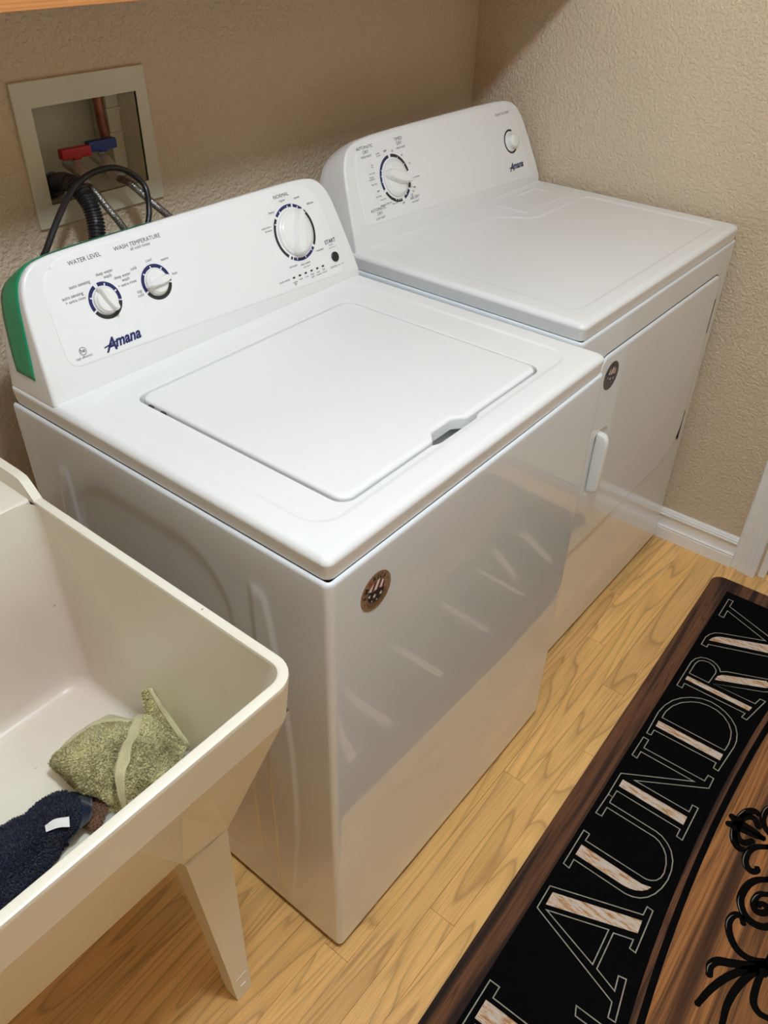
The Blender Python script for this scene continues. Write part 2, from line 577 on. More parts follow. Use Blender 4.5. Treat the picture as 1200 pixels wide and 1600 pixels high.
RUG={"L":{"out":[[-1.416,-0.061],[-1.316,-0.061],[-1.316,-0.08],[-1.338,-0.08],[-1.339,-0.245],[-1.277,-0.245],[-1.277,-0.206],[-1.2614,-0.2],[-1.2625,-0.262],[-1.416,-0.262],[-1.416,-0.246],[-1.392,-0.246],[-1.392,-0.078],[-1.416,-0.078]],"fill":[[-1.3842,-0.072],[-1.3478,-0.072],[-1.3475,-0.25],[-1.383,-0.25]]},"A":{"out":[[-1.1513,-0.064],[-1.0988,-0.0633],[-1.0423,-0.2282],[-1.0227,-0.2281],[-1.0239,-0.24],[-1.116,-0.245],[-1.1151,-0.2333],[-1.0965,-0.2324],[-1.1076,-0.1983],[-1.1842,-0.2015],[-1.1994,-0.2425],[-1.1717,-0.2372],[-1.1688,-0.2507],[-1.245,-0.2644],[-1.2455,-0.2513],[-1.2186,-0.2463]],"inn":[[-1.1446,-0.0802],[-1.1074,-0.1889],[-1.182,-0.1923]],"fill":[[-1.136,-0.0739],[-1.1069,-0.0733],[-1.0537,-0.2312],[-1.0809,-0.2341]]},"U":{"out":[[-1.0418,-0.0625],[-0.9516,-0.0621],[-0.9524,-0.0753],[-0.9705,-0.0749],[-0.9729,-0.2034],[-0.9698,-0.213],[-0.9633,-0.2211],[-0.9524,-0.2264],[-0.9392,-0.2276],[-0.9186,-0.2237],[-0.9017,-0.2163],[-0.8903,-0.2068],[-0.8811,-0.1941],[-0.8777,-0.1826],[-0.8743,-0.0771],[-0.8999,-0.0771],[-0.9001,-0.064],[-0.8446,-0.0658],[-0.8431,-0.076],[-0.8603,-0.0767],[-0.8637,-0.1802],[-0.8666,-0.1939],[-0.8746,-0.2083],[-0.8855,-0.2205],[-0.9041,-0.2315],[-0.9249,-0.2371],[-0.9483,-0.2388],[-0.9706,-0.236],[-0.9899,-0.2299],[-1.005,-0.2212],[-1.0153,-0.2106],[-1.0217,-0.1983],[-1.0246,-0.1843],[-1.0217,-0.075],[-1.0436,-0.0757]],"fill":[[-1.0099,-0.0726],[-0.9833,-0.0727],[-0.9872,-0.2007],[-0.9822,-0.2192],[-0.9911,-0.2154],[-0.9994,-0.2081],[-1.0061,-0.198],[-1.0101,-0.1867],[-1.0116,-0.1742]]},"N":{"out":[[-0.7785,-0.0651],[-0.7007,-0.1988],[-0.6985,-0.077],[-0.7201,-0.0768],[-0.7184,-0.0648],[-0.6571,-0.0655],[-0.6578,-0.078],[-0.6848,-0.078],[-0.6852,-0.2166],[-0.6667,-0.2178],[-0.6673,-0.2301],[-0.6978,-0.2305],[-0.7771,-0.0965],[-0.7787,-0.2175],[-0.7586,-0.2173],[-0.7587,-0.2295],[-0.8499,-0.2299],[-0.8483,-0.2175],[-0.8289,-0.2174],[-0.8247,-0.0766],[-0.8443,-0.0766],[-0.843,-0.0657]],"fill":[[-0.8109,-0.0753],[-0.7905,-0.075],[-0.7927,-0.2187],[-0.8155,-0.219]]},"D":{"out":[[-0.6419,-0.0668],[-0.5682,-0.0646],[-0.5395,-0.0687],[-0.5147,-0.0777],[-0.4946,-0.0909],[-0.4777,-0.1095],[-0.4662,-0.1302],[-0.4621,-0.1514],[-0.4647,-0.1707],[-0.4711,-0.189],[-0.4824,-0.2068],[-0.4983,-0.222],[-0.5179,-0.2319],[-0.5378,-0.2369],[-0.5559,-0.2381],[-0.6424,-0.2313],[-0.6407,-0.2203],[-0.6241,-0.2202],[-0.6239,-0.0771],[-0.6415,-0.0769]],"inn":[[-0.5784,-0.0777],[-0.5565,-0.0776],[-0.5307,-0.084],[-0.5084,-0.0962],[-0.4909,-0.1145],[-0.4809,-0.1314],[-0.4772,-0.1506],[-0.4785,-0.1714],[-0.4861,-0.1901],[-0.5008,-0.207],[-0.5191,-0.2187],[-0.5391,-0.2238],[-0.5584,-0.2255],[-0.5796,-0.2244]],"fill":[[-0.611,-0.0753],[-0.592,-0.0749],[-0.5929,-0.2251],[-0.6129,-0.2249]]},"R":{"out":[[-0.4624,-0.0681],[-0.3675,-0.0683],[-0.3508,-0.0723],[-0.3376,-0.0818],[-0.3321,-0.0941],[-0.3313,-0.1081],[-0.3371,-0.1222],[-0.3459,-0.1322],[-0.3545,-0.1372],[-0.3448,-0.1488],[-0.3075,-0.2365],[-0.3,-0.246],[-0.305,-0.2555],[-0.322,-0.258],[-0.3471,-0.25],[-0.3542,-0.2408],[-0.404,-0.1347],[-0.4031,-0.2366],[-0.3815,-0.2416],[-0.3809,-0.2541],[-0.4636,-0.236],[-0.4625,-0.2242],[-0.4466,-0.2269],[-0.4456,-0.0806],[-0.4631,-0.0813]],"inn":[[-0.4065,-0.0779],[-0.3665,-0.0782],[-0.3523,-0.0821],[-0.3444,-0.0904],[-0.3415,-0.1036],[-0.3459,-0.1173],[-0.3566,-0.127],[-0.3662,-0.1293],[-0.4072,-0.1266]],"fill":[[-0.4318,-0.0774],[-0.4181,-0.0776],[-0.4189,-0.2345],[-0.4337,-0.232]],"fill2":[[-0.3889,-0.1347],[-0.3726,-0.1365],[-0.3618,-0.1447],[-0.315,-0.2365],[-0.322,-0.2465],[-0.3344,-0.2462],[-0.3392,-0.24]]},"Y":{"out":[[-0.2926,-0.0668],[-0.2607,-0.0664],[-0.2443,-0.0715],[-0.231,-0.0802],[-0.2229,-0.0925],[-0.1785,-0.1932],[-0.129,-0.0783],[-0.1612,-0.0789],[-0.1603,-0.0658],[-0.082,-0.0659],[-0.082,-0.0781],[-0.1092,-0.0776],[-0.157,-0.1932],[-0.157,-0.232],[-0.137,-0.232],[-0.137,-0.245],[-0.25,-0.245],[-0.25,-0.232],[-0.2304,-0.232],[-0.2304,-0.2151],[-0.2822,-0.0808],[-0.2935,-0.0815]],"fill":[[-0.2668,-0.077],[-0.2528,-0.0812],[-0.2416,-0.0889],[-0.2345,-0.0998],[-0.1894,-0.2029],[-0.19,-0.236],[-0.217,-0.236],[-0.2177,-0.2113]]},"S":{"a":[[-0.7246,-0.3428],[-0.7116,-0.3318],[-0.7139,-0.3186],[-0.7289,-0.3094],[-0.7504,-0.3094],[-0.751,-0.3235],[-0.749,-0.3435],[-0.743,-0.3634]],"b":[[-0.7554,-0.2929],[-0.7488,-0.3089]],"c":[[-0.7586,-0.3038],[-0.7829,-0.3118],[-0.7964,-0.3258],[-0.7924,-0.3381]],"d":[[-0.7582,-0.3728],[-0.773,-0.3537],[-0.7911,-0.3445],[-0.8129,-0.3447],[-0.8256,-0.3514],[-0.8304,-0.3636],[-0.821,-0.3712],[-0.814,-0.3664]],"e":[[-0.8281,-0.3937],[-0.8438,-0.3756],[-0.8676,-0.3648],[-0.8991,-0.3633],[-0.9205,-0.3741],[-0.9307,-0.39],[-0.9301,-0.4074],[-0.9208,-0.4214]],"f":[[-0.8586,-0.4028],[-0.8695,-0.3887],[-0.892,-0.3855],[-0.9047,-0.3945],[-0.9008,-0.4059],[-0.8909,-0.4125]],"g":[[-0.9429,-0.3826],[-0.9324,-0.3754],[-0.9376,-0.3644],[-0.9566,-0.3606],[-0.9784,-0.3691],[-0.9959,-0.3862],[-1.001,-0.405],[-0.9961,-0.4228],[-0.9841,-0.4403]],"h":[[-1.0707,-0.3639],[-1.0544,-0.3605],[-1.0392,-0.3688],[-1.0278,-0.3894],[-1.0089,-0.4196],[-0.9865,-0.4411]],"i":[[-1.1302,-0.3648],[-1.0919,-0.3751],[-1.0553,-0.3913],[-1.0246,-0.4125],[-0.9994,-0.4358]],"j":[[-1.1362,-0.4094],[-1.0986,-0.406],[-1.0583,-0.4115],[-1.023,-0.424],[-1.0017,-0.4366]],"l":[[-1.0799,-0.4689],[-1.0809,-0.4537],[-1.0691,-0.4408],[-1.0416,-0.4369],[-1.0126,-0.4375]]},"arcs":[[-0.4754,-0.2883],[-0.5317,-0.2841],[-0.7209,-0.2585],[-0.9009,-0.2574],[-1.0284,-0.2666],[-1.1453,-0.2805],[-1.2214,-0.2988]],"arci":[[-0.5324,-0.3054],[-0.7105,-0.2794],[-0.8699,-0.2757],[-1.0549,-0.2894],[-1.2095,-0.3143]]}
TOW={"gl":[[[-0.2212,0.3346,0.52],[-0.1867,0.3341,0.53],[-0.1586,0.3251,0.535],[-0.1381,0.3052,0.54],[-0.1264,0.2856,0.54]],[[-0.2356,0.3233,0.53],[-0.2118,0.2963,0.565],[-0.1907,0.2734,0.58],[-0.1736,0.2518,0.585],[-0.1542,0.243,0.58]],[[-0.2416,0.3193,0.525],[-0.2337,0.2697,0.575],[-0.2186,0.2366,0.595],[-0.2023,0.2227,0.59],[-0.187,0.2238,0.58]],[[-0.2396,0.3024,0.52],[-0.2401,0.251,0.56],[-0.2321,0.2171,0.575],[-0.2187,0.2063,0.57],[-0.2067,0.2059,0.56]],[[-0.2393,0.2855,0.508],[-0.2411,0.2481,0.53],[-0.2344,0.2212,0.53],[-0.2282,0.2012,0.53],[-0.2185,0.1889,0.52]],[[-0.2289,0.2822,0.504],[-0.2253,0.2646,0.504],[-0.2182,0.2446,0.504],[-0.2116,0.2271,0.504],[-0.2051,0.2111,0.504]]],"gr":[[[-0.121,0.2794,0.55],[-0.1087,0.263,0.56],[-0.1058,0.2448,0.56],[-0.1088,0.2126,0.56],[-0.112,0.1791,0.555]],[[-0.1461,0.2479,0.585],[-0.1415,0.2241,0.59],[-0.1332,0.2091,0.58],[-0.1249,0.1948,0.565],[-0.1181,0.1746,0.555]],[[-0.1853,0.2147,0.6],[-0.1827,0.1839,0.61],[-0.1662,0.1791,0.59],[-0.1398,0.1965,0.55],[-0.1383,0.1633,0.56]],[[-0.2165,0.1893,0.6],[-0.2075,0.1677,0.6],[-0.1903,0.1633,0.585],[-0.176,0.157,0.575],[-0.1554,0.1572,0.555]],[[-0.2275,0.1764,0.575],[-0.2178,0.1624,0.57],[-0.2025,0.1619,0.56],[-0.1863,0.1606,0.55],[-0.1643,0.1604,0.54]],[[-0.225,0.1775,0.53],[-0.2121,0.171,0.53],[-0.1963,0.1678,0.525],[-0.1783,0.1668,0.52],[-0.1588,0.1644,0.515]],[[-0.2175,0.1947,0.504],[-0.2018,0.1913,0.504],[-0.1865,0.1854,0.504],[-0.1697,0.1812,0.504],[-0.1516,0.1755,0.504]]],"gf":[[[-0.1111,0.2691,0.6],[-0.1078,0.2601,0.612],[-0.108,0.25,0.617]],[[-0.1169,0.2598,0.59],[-0.1123,0.2452,0.597],[-0.1078,0.2359,0.6]],[[-0.1217,0.2514,0.57],[-0.1157,0.229,0.575],[-0.1044,0.2169,0.578]],[[-0.1262,0.2337,0.56],[-0.1189,0.2073,0.56],[-0.1073,0.182,0.555]],[[-0.1262,0.2313,0.54],[-0.1199,0.2063,0.54],[-0.1054,0.1918,0.53]]],"gs":[[[-0.2215,0.235,0.52],[-0.2127,0.2238,0.525],[-0.2077,0.2103,0.52]],[[-0.2304,0.2168,0.525],[-0.2235,0.2033,0.53],[-0.2186,0.1902,0.525]],[[-0.2368,0.2039,0.515],[-0.229,0.1975,0.515],[-0.2192,0.1907,0.51]],[[-0.2357,0.2059,0.504],[-0.2278,0.1995,0.504],[-0.2182,0.1924,0.504]]],"nv":[[[-0.4329,0.3621,0.506],[-0.3824,0.3228,0.51],[-0.3335,0.2959,0.51],[-0.2892,0.2874,0.515],[-0.2571,0.2733,0.52],[-0.2377,0.2372,0.52]],[[-0.4528,0.2928,0.55],[-0.4029,0.2605,0.555],[-0.3496,0.2406,0.555],[-0.307,0.2336,0.56],[-0.2757,0.2235,0.56],[-0.2533,0.2056,0.545]],[[-0.4678,0.2406,0.56],[-0.4177,0.2162,0.56],[-0.3651,0.2079,0.555],[-0.3269,0.2047,0.555],[-0.2933,0.2081,0.55],[-0.2651,0.2023,0.53]],[[-0.4833,0.1968,0.535],[-0.4283,0.1821,0.535],[-0.3843,0.188,0.53],[-0.348,0.1894,0.53],[-0.3143,0.2005,0.525],[-0.2791,0.2161,0.515]],[[-0.4861,0.2109,0.504],[-0.4278,0.1992,0.504],[-0.3832,0.2017,0.504],[-0.3452,0.2045,0.504],[-0.3112,0.2132,0.504],[-0.2788,0.2204,0.504]]],"br":[[[-0.2376,0.257,0.51],[-0.2288,0.2411,0.515],[-0.2214,0.2294,0.51]],[[-0.2517,0.2292,0.52],[-0.2449,0.2108,0.53],[-0.2334,0.207,0.52]],[[-0.2675,0.2184,0.515],[-0.2611,0.2013,0.52],[-0.2482,0.1996,0.515]],[[-0.2705,0.2223,0.504],[-0.2634,0.2062,0.504],[-0.2512,0.2019,0.504]]],"wh":[[[-0.2427,0.211,0.512],[-0.2334,0.2029,0.515],[-0.199,0.2103,0.51],[-0.1409,0.2123,0.512],[-0.1001,0.197,0.535]],[[-0.2497,0.2013,0.512],[-0.2397,0.1872,0.52],[-0.2038,0.197,0.51],[-0.1432,0.1981,0.512],[-0.0968,0.1819,0.54]],[[-0.2503,0.1999,0.505],[-0.2393,0.1865,0.505],[-0.2057,0.1887,0.505],[-0.1452,0.1915,0.505],[-0.0943,0.1814,0.52]]],"tag":[[[-0.3124,0.2156,0.566],[-0.2999,0.2127,0.568],[-0.2853,0.2028,0.566]],[[-0.3159,0.2087,0.563],[-0.3026,0.1995,0.566],[-0.2924,0.1925,0.562]]]}
HOSE={"rh":[[0.3007,0.835,1.148],[0.295,0.815,1.1352],[0.2931,0.785,1.1153],[0.3006,0.765,1.0883],[0.312,0.75,1.0598]],"bh":[[0.3601,0.84,1.1392],[0.3658,0.82,1.1289],[0.3724,0.79,1.1074],[0.3853,0.76,1.0822],[0.4076,0.74,1.0524]],"dh":[[0.2701,0.885,1.1021],[0.2717,0.85,1.121],[0.2694,0.805,1.1247],[0.2714,0.775,1.1064],[0.2693,0.76,1.0786],[0.2608,0.75,1.0509]],"pc":[[0.1268,0.7,1.0588],[0.1493,0.715,1.0732],[0.1943,0.74,1.1045],[0.2376,0.765,1.1258],[0.2701,0.772,1.1408],[0.3083,0.775,1.1469],[0.3431,0.775,1.1422],[0.3735,0.775,1.1228],[0.3834,0.765,1.1023],[0.3686,0.745,1.0715]],"rv":[[0.2818,0.84,1.1628],[0.3334,0.84,1.1535],[0.3173,0.86,1.1458]],"bv":[[0.3426,0.85,1.1626],[0.3962,0.85,1.1544],[0.3781,0.865,1.1445]],"cp":[[0.3998,0.89,1.2307],[0.4067,0.89,1.1547]]}

# ================================================================ THE ROOM
XR, YB = 1.516, 0.8427          # right wall face, back wall face
XL, YF, ZC = -3.00, -1.70, 2.50


def struct(name, mb, mat, smooth=False, **k):
    o = mb.build(name, mat, None, smooth=smooth, **k)
    o['kind'] = 'structure'
    return o


# floor slab and laminate strips
floor = struct('floor', MB().box(XL - .12, XR + .16, YF - .12, YB + .12, -0.05, -0.0022), FLOORW)
random.seed(4)
PW = 0.055
known = {0: [0.993], 1: [0.512], 2: [0.873, 0.166]}     # row 0 spans y .031..-.024


def plank_mesh(L):
    key = 'plank_%d' % round(L * 1000)
    me = bpy.data.meshes.get(key)
    if me is None:
        b = MB().box(0, L - 0.0005, -PW + .0004, 0, -.002, 0, r=0.0004, seg=1)
        me = bpy.data.meshes.new(key)
        me.from_pydata(b.v, [], b.f)
        me.materials.append(FLOORW)
    return me


x_lo, x_hi = XL, XR - .001
for k in range(-14, 31):
    yt = 0.031 - PW * k
    if yt - PW < YF: break
    if yt > YB: continue
    js = list(known.get(k, []))
    if not js: js = [0.31 + 0.63 * random.random()]
    a = min(js)
    while True:
        a -= random.choice([0.70, 0.80, 0.90, 1.0])
        if a < -1.25: break
        js.append(a)
    a = max(js)
    while True:
        a += random.choice([0.70, 0.80, 0.90, 1.0])
        if a > x_hi - 0.12: break
        js.append(a)
    js = [-1.75 - .25 * random.random()] + sorted(js) + [x_hi]
    for a, b in zip(js[:-1], js[1:]):
        o = bpy.data.objects.new('plank', plank_mesh(round(b - a, 3)))
        COL.objects.link(o)
        o.location = (a, yt, 0)
        o.parent = floor

# back wall with the opening of the valve box
bx0, bx1, bz0, bz1 = 0.240, 0.448, 1.088, 1.243
w = MB()
w.box(XL, bx0, YB, YB + .12, 0, ZC).box(bx1, XR + .12, YB, YB + .12, 0, ZC)
w.box(bx0, bx1, YB, YB + .12, 0, bz0).box(bx0, bx1, YB, YB + .12, bz1, ZC)
struct('wall_back', w, WALL, fix=False)
# right wall with the doorway
dy1, dy0, dz = -0.232, -1.05, 2.04
w = MB()
w.box(XR, XR + .12, dy1, YB, 0, ZC).box(XR, XR + .12, YF, dy0, 0, ZC).box(XR, XR + .12, dy0, dy1, dz, ZC)
struct('wall_right', w, WALL, fix=False)
struct('wall_left', MB().box(XL - .12, XL, YF, YB + .12, 0, ZC), WALL)
struct('wall_front', MB().box(XL, XR + .12, YF - .12, YF, 0, ZC), WALL)
struct('ceiling', MB().box(XL - .12, XR + .12, YF - .12, YB + .12, ZC, ZC + .08), CEIL)

# baseboards (profile swept along the wall)
BBP = [(0, 0), (.0160, 0), (.0160, .034), (.0150, .0362), (.0125, .0372), (.0125, .0385), (.0150, .0395), (.0155, .0410), (.0145, .0425), (.0120, .0432),
       (.0100, .0450), (.0085, .050), (.0080, .058), (.0085, .066), (.0100, .0725), (.0125, .0770), (.0128, .0785), (.0150, .0795), (.0160, .0820), (.0155, .0845),
       (.0130, .0858), (.0128, .0872), (.0135, .0890), (.0125, .0912), (.0100, .0920), (.0098, .0940), (.0085, .0970), (.005, .0985), (0, .0985)]


def baseboard(name, p0, p1, nrm):
    loops = [[(p[0] + nrm[0] * t, p[1] + nrm[1] * t, z) for t, z in BBP] for p in (p0, p1)]
    return struct(name, MB().loft(loops, cap0=True, cap1=True), TRIM, smooth=True, sharp=50)


baseboard('baseboard_right', (XR, -0.156), (XR, YB), (-1, 0))
baseboard('baseboard_back', (XL, YB), (XR - .016, YB), (0, -1))
baseboard('baseboard_left', (XL, YF), (XL, YB - .017), (1, 0))
baseboard('baseboard_front', (XL + .017, YF), (XR, YF), (0, 1))
baseboard('baseboard_right_end', (XR, YF + .017), (XR, -1.13), (-1, 0))

# door casing: fluted profile (across the jamb), jamb, closed door, threshold
CSP = [(0, 0), (.008, 0), (.0115, .004), (.0125, .012), (.0125, .020), (.0145, .024), (.016, .031), (.0175, .036), (.0175, .039), (.0165, .041), (.0185, .044), (.0195, .048),
       (.0195, .052), (.0180, .0535), (.0200, .056), (.0205, .060), (.0205, .066), (.019, .0695), (.016, .0705), (0, .0705)]


def casing(name, side):
    # side -1: the leg toward the dryer; +1: the far leg; 0: head
    if side == 0:
        loops = [[(XR - t, y, dz + .005 + (.0705 - q)) for t, q in CSP] for y in (dy0 - .076, dy1 + .076)]
    else:
        e = dy1 + .0765 if side < 0 else dy0 - .0765
        sg = -1 if side < 0 else 1
        loops = [[(XR - t, e + sg * q, z) for t, q in CSP] for z in (0.0005, dz + .006)]
    return struct(name, MB().loft(loops, cap0=True, cap1=True), TRIM, smooth=True, sharp=30)


casing('trim_1', -1)
casing('trim_2', 1)
casing('trim_3', 0)
j = MB()
j.box(XR - .001, XR + .121, dy1 - .018, dy1 - .0001, 0, dz).box(XR - .001, XR + .121, dy0 + .0001, dy0 + .018, 0, dz).box(XR - .001, XR + .121, dy0, dy1, dz - .018, dz)
struct('trim_4', j, TRIM, fix=False)
for q_, (ya, yb_) in enumerate(((dy1 - .030, dy1 - .018), (dy0 + .018, dy0 + .030))):
    struct('trim_%d' % (5 + q_), MB().box(XR + .040, XR + .052, ya, yb_, 0, dz - .018), TRIM)
d = MB()
d.box(XR + .053, XR + .088, dy0 + .020, dy1 - .020, .012, dz - .02, r=.002)
door = struct('door_1', d, TRIM, smooth=True)
for za, zb in ((.20, .90), (1.05, 1.88)):
    for ya, yb_ in ((dy0 + .11, -0.69), (-0.59, dy1 - .11)):
        q = MB().box(XR + .0475, XR + .054, ya, yb_, za, zb, r=.004)
        q.build('door_panel', TRIM, door)
q = MB().loft([[(XR + .053 - a, -0.97 + r_ * math.cos(t), 0.96 + r_ * math.sin(t)) for t in [2 * math.pi * i / 20 for i in range(20)]]
               for a, r_ in ((0, .028), (.006, .028), (.010, .012), (.035, .012), (.042, .024), (.055, .027), (.066, .022), (.070, .010))], cap1=True)
q.build('door_knob', STEEL, door)
q = MB().box(XR + .022, XR + .10, dy0 + .0185, dy1 - .0185, 0.0, .010, r=.003)
tag(q.build('threshold', STEEL, None), 'narrow metal threshold strip across the doorway at the right edge', 'threshold')

# ceiling lamp (out of frame): pan and glass dome
lamp = empty('unseen_ceiling_lamp', (LAMP_POS[0], LAMP_POS[1], ZC), 'unseen round flush ceiling lamp above the laundry room floor', 'lamp')
m, nt, b = new_mat('unseen_lamp_glass_lit')
b.inputs['Base Color'].default_value = (.9, .88, .82, 1)
b.inputs['Emission Color'].default_value = (1, .9, .75, 1)
b.inputs['Emission Strength'].default_value = 2.0
ring = lambda r_, z: [(r_ * math.cos(t), r_ * math.sin(t), z) for t in [2 * math.pi * i / 32 for i in range(32)]]
MB().loft([ring(.15, 0), ring(.155, -.01), ring(.15, -.03), ring(.12, -.03)]).build('unseen_lamp_pan', STEEL, lamp)
MB().loft([ring(.145, -.03), ring(.14, -.045), ring(.12, -.06), ring(.09, -.070), ring(.05, -.075), ring(.012, -.077)], cap1=True).build('unseen_lamp_dome', m, lamp)

# wooden shelf over the machines
s = MB().box(XL + .002, XR - .002, 0.515, YB - .0005, 1.408, 1.446, r=.003)
shelf = tag(s.build('wall_shelf', SHELFW, None), 'orange pine shelf board on the back wall above the washer', 'shelf')

# ================================================================ MACHINES
TH = rad(22)
ST, CT = math.sin(TH), math.cos(TH)


def cabinet(parent, W, D, z0, z1, bulge, embossed, mat=ENAMEL, r=0.011):
    per = []     # x, y, nx, ny, kind, t
    nf = 40
    for i in range(nf + 1):
        x = r + (W - 2 * r) * i / nf
        per.append((x, 0, 0, -1, 'f', x / W))
    for i in range(1, 6):
        a = rad(-90 + 90 * i / 6)
        per.append((W - r + r * math.cos(a), r + r * math.sin(a), math.cos(a), math.sin(a), 'c', 0))
    for i in range(21):
        per.append((W, r + (D - r) * i / 20, 1, 0, 'r', 0))
    per.append((0, D, -1, 0, 'b', 0))
    nl = 150
    for i in range(1, nl + 1):
        per.append((0, D - (D - r) * i / nl, -1, 0, 'l', 0))
    for i in range(1, 6):
        a = rad(180 + 90 * i / 6)
        per.append((r + r * math.cos(a), r + r * math.sin(a), math.cos(a), math.sin(a), 'c', 0))
    nz = 90 if embossed else 24
    zs = [z0, z0 + .003] + [z0 + .006 + (z1 - .006 - z0 - .006) * i / nz for i in range(nz + 1)] + [z1 - .0028, z1 - .0008, z1, z1 - .0002, z1 - .020, z1 - .020]
    insets = [.003, .001] + [0] * (nz + 1) + [.0005, .0020, .0040, .0055, .0060, .012]

    def sst(a, b, x):
        t = max(0, min(1, (x - a) / (b - a)))
        return t * t * (3 - 2 * t)

    def emb(y, z):
        h = 0.0
        # large recessed field with big rounded corners
        cx, cz, hx, hz, rr_ = (0.175 + 0.50) / 2 + .02, (.06 + .812) / 2, (.50 - .175) / 2 + .01, (.812 - .06) / 2, .10
        qx, qz = abs(y - cx) - hx + rr_, abs(z - cz) - hz + rr_
        dd = math.hypot(max(qx, 0), max(qz, 0)) + min(max(qx, qz), 0) - rr_
        h -= .0020 * sst(.004, -.008, dd)
        # D-shaped raised rib by the front corner and its twin at the back
        for base, sg in ((.143, -1), (.535, 1)):
            if .055 < z < .812:
                tt = (z - .055) / .757
                wdt = .030 + .034 * math.sin(math.pi * tt) ** .8
                u = (y - base) * sg
                e = min(u, wdt - u, (z - .055), (.812 - z))
                h += .0022 * sst(0, .007, e)
        return h

    loops = []
    for z, ins in zip(zs, insets):
        L = []
        for (x, y, nx, ny, kd, t) in per:
            dsp = -ins
            if kd == 'f':
                dsp -= bulge * max(0, (t - .30) / .70) ** 4
            if kd == 'c' and x > W / 2:
                dsp += bulge * ny
            if kd == 'l' and embossed:
                dsp += emb(y, z)
            L.append((x + nx * dsp, y + ny * dsp, z))
        loops.append(L)
    b = MB().loft(loops, cap0=False, cap1=False)
    return b.build('cabinet', mat, parent, sharp=40)


def console(parent, W, y0, z0, yb, L, mat=PLASTIC_W):
    """L: left half outline (x, s) from the base up to the centre of the top edge"""
    Lc = [tuple(p) for p in catmull(L, 6)]

    def hf(s, x):
        sb = .042 - .028 * x / W
        return -.0045 * (max(0, 1 - s / sb)) ** 1.3

    def P(x, s_, h=0.0):
        h += hf(s_, x)
        return (x, y0 + s_ * ST - h * CT, z0 + s_ * CT + h * ST)

    def full(off):
        F = Lc + [(W - x, s_) for x, s_ in Lc[::-1][1:]]
        # order is clockwise seen from the front (up left side, down right side): make ccw for offset
        Q = offset2([(x, s_) for x, s_ in F[::-1]], off)[::-1]
        out = []
        for (x, s_), (xo, so) in zip(F, Q):
            if s_ < 1e-4: xo, so = (x - off if x < W / 2 else x + off), 0.0
            out.append((xo, max(so, 0.0)))
        return out

    def ringpt(x, s_, f_, off=0):
        bx, by, bz = P(x, s_, -.005)
        y = by + (yb - by) * f_
        z = bz - .024 * (f_ ** 1.4) * min(1, s_ / .19) ** 2
        return (x, y, z)

    loops = []
    nF = len(full(0))
    i0 = full(-.0055)
    loops.append([P(x, s_, 0) for x, s_ in i0])
    loops.append([P(x, s_, -.0006) for x, s_ in full(-.003)])
    loops.append([P(x, s_, -.0022) for x, s_ in full(-.001)])
    F0 = full(0)
    for f_ in (0, .25, .5, .75, .93, 1.0):
        FF = full(-.004 if f_ == 1 else 0)
        loops.append([ringpt(x, s_, f_) for x, s_ in FF])
    b = MB().loft(loops, closed=False)
    # front: strips between mirrored outline points, split at the bend of the lower band
    m = nF // 2
    rows = [(i0[i], i0[nF - 1 - i]) for i in range(m + 1)]
    # extra rows in the curved lower band
    def xat(s_):
        for (a, c) in zip(rows[:-1], rows[1:]):
            if a[0][1] <= s_ <= c[0][1]:
                t = (s_ - a[0][1]) / max(1e-9, c[0][1] - a[0][1])
                return a[0][0] + (c[0][0] - a[0][0]) * t
        return rows[-1][0][0]
    MX = 12
    prs = [((xat(s_), s_), (W - xat(s_), s_)) for s_ in (0.0, .005, .010, .015, .020, .025, .030, .036, .042)]
    prs += [q for q in rows[:-1] if q[0][1] > .043]
    lw = [[P(a[0] + (c[0] - a[0]) * i / MX, a[1]) for i in range(MX + 1)] for a, c in prs]
    b2 = MB()
    for a, c in zip(lw[:-1], lw[1:]):
        b2.loft([a, c], closed=False)
    tp_ = lw[-1]
    b2.add([tp_[0], P(*i0[m]), tp_[-1]], [(0, 1, 2)])
    b.add(b2.v, b2.f)
    # back closure
    bl = loops[-1]
    for i in range(m):
        b.add([bl[i], bl[nF - 1 - i], bl[nF - 2 - i], bl[i + 1]], [(0, 1, 2, 3)])
    o = b.build('console', mat, parent, sharp=42)
    return o, P, Lc, ringpt, full


def sector(c, r0, r1, a0, a1, n=40):
    if a1 < a0: a1 += 360
    k = max(2, int(n * (a1 - a0) / 360))
    vs = []
    for i in range(k + 1):
        a = rad(a0 + (a1 - a0) * i / k)
        vs += [(c[0] + r0 * math.cos(a), c[1] + r0 * math.sin(a)), (c[0] + r1 * math.cos(a), c[1] + r1 * math.sin(a))]
    fs = [(2 * i, 2 * i + 1, 2 * i + 3, 2 * i + 2) for i in range(k)]
    return vs, fs


def flat(mb, vf, P, h):
    vs, fs = vf
    mb.add([P(x, s_, h) for x, s_ in vs], fs)


def bar2(c, ang, r0, r1, w):
    a = rad(ang)
    d = (math.cos(a), math.sin(a)); nrm = (-d[1], d[0])
    return ([(c[0] + d[0] * r + nrm[0] * q, c[1] + d[1] * r + nrm[1] * q) for r, q in ((r0, -w / 2), (r1, -w / 2), (r1, w / 2), (r0, w / 2))], [(0, 1, 2, 3)])


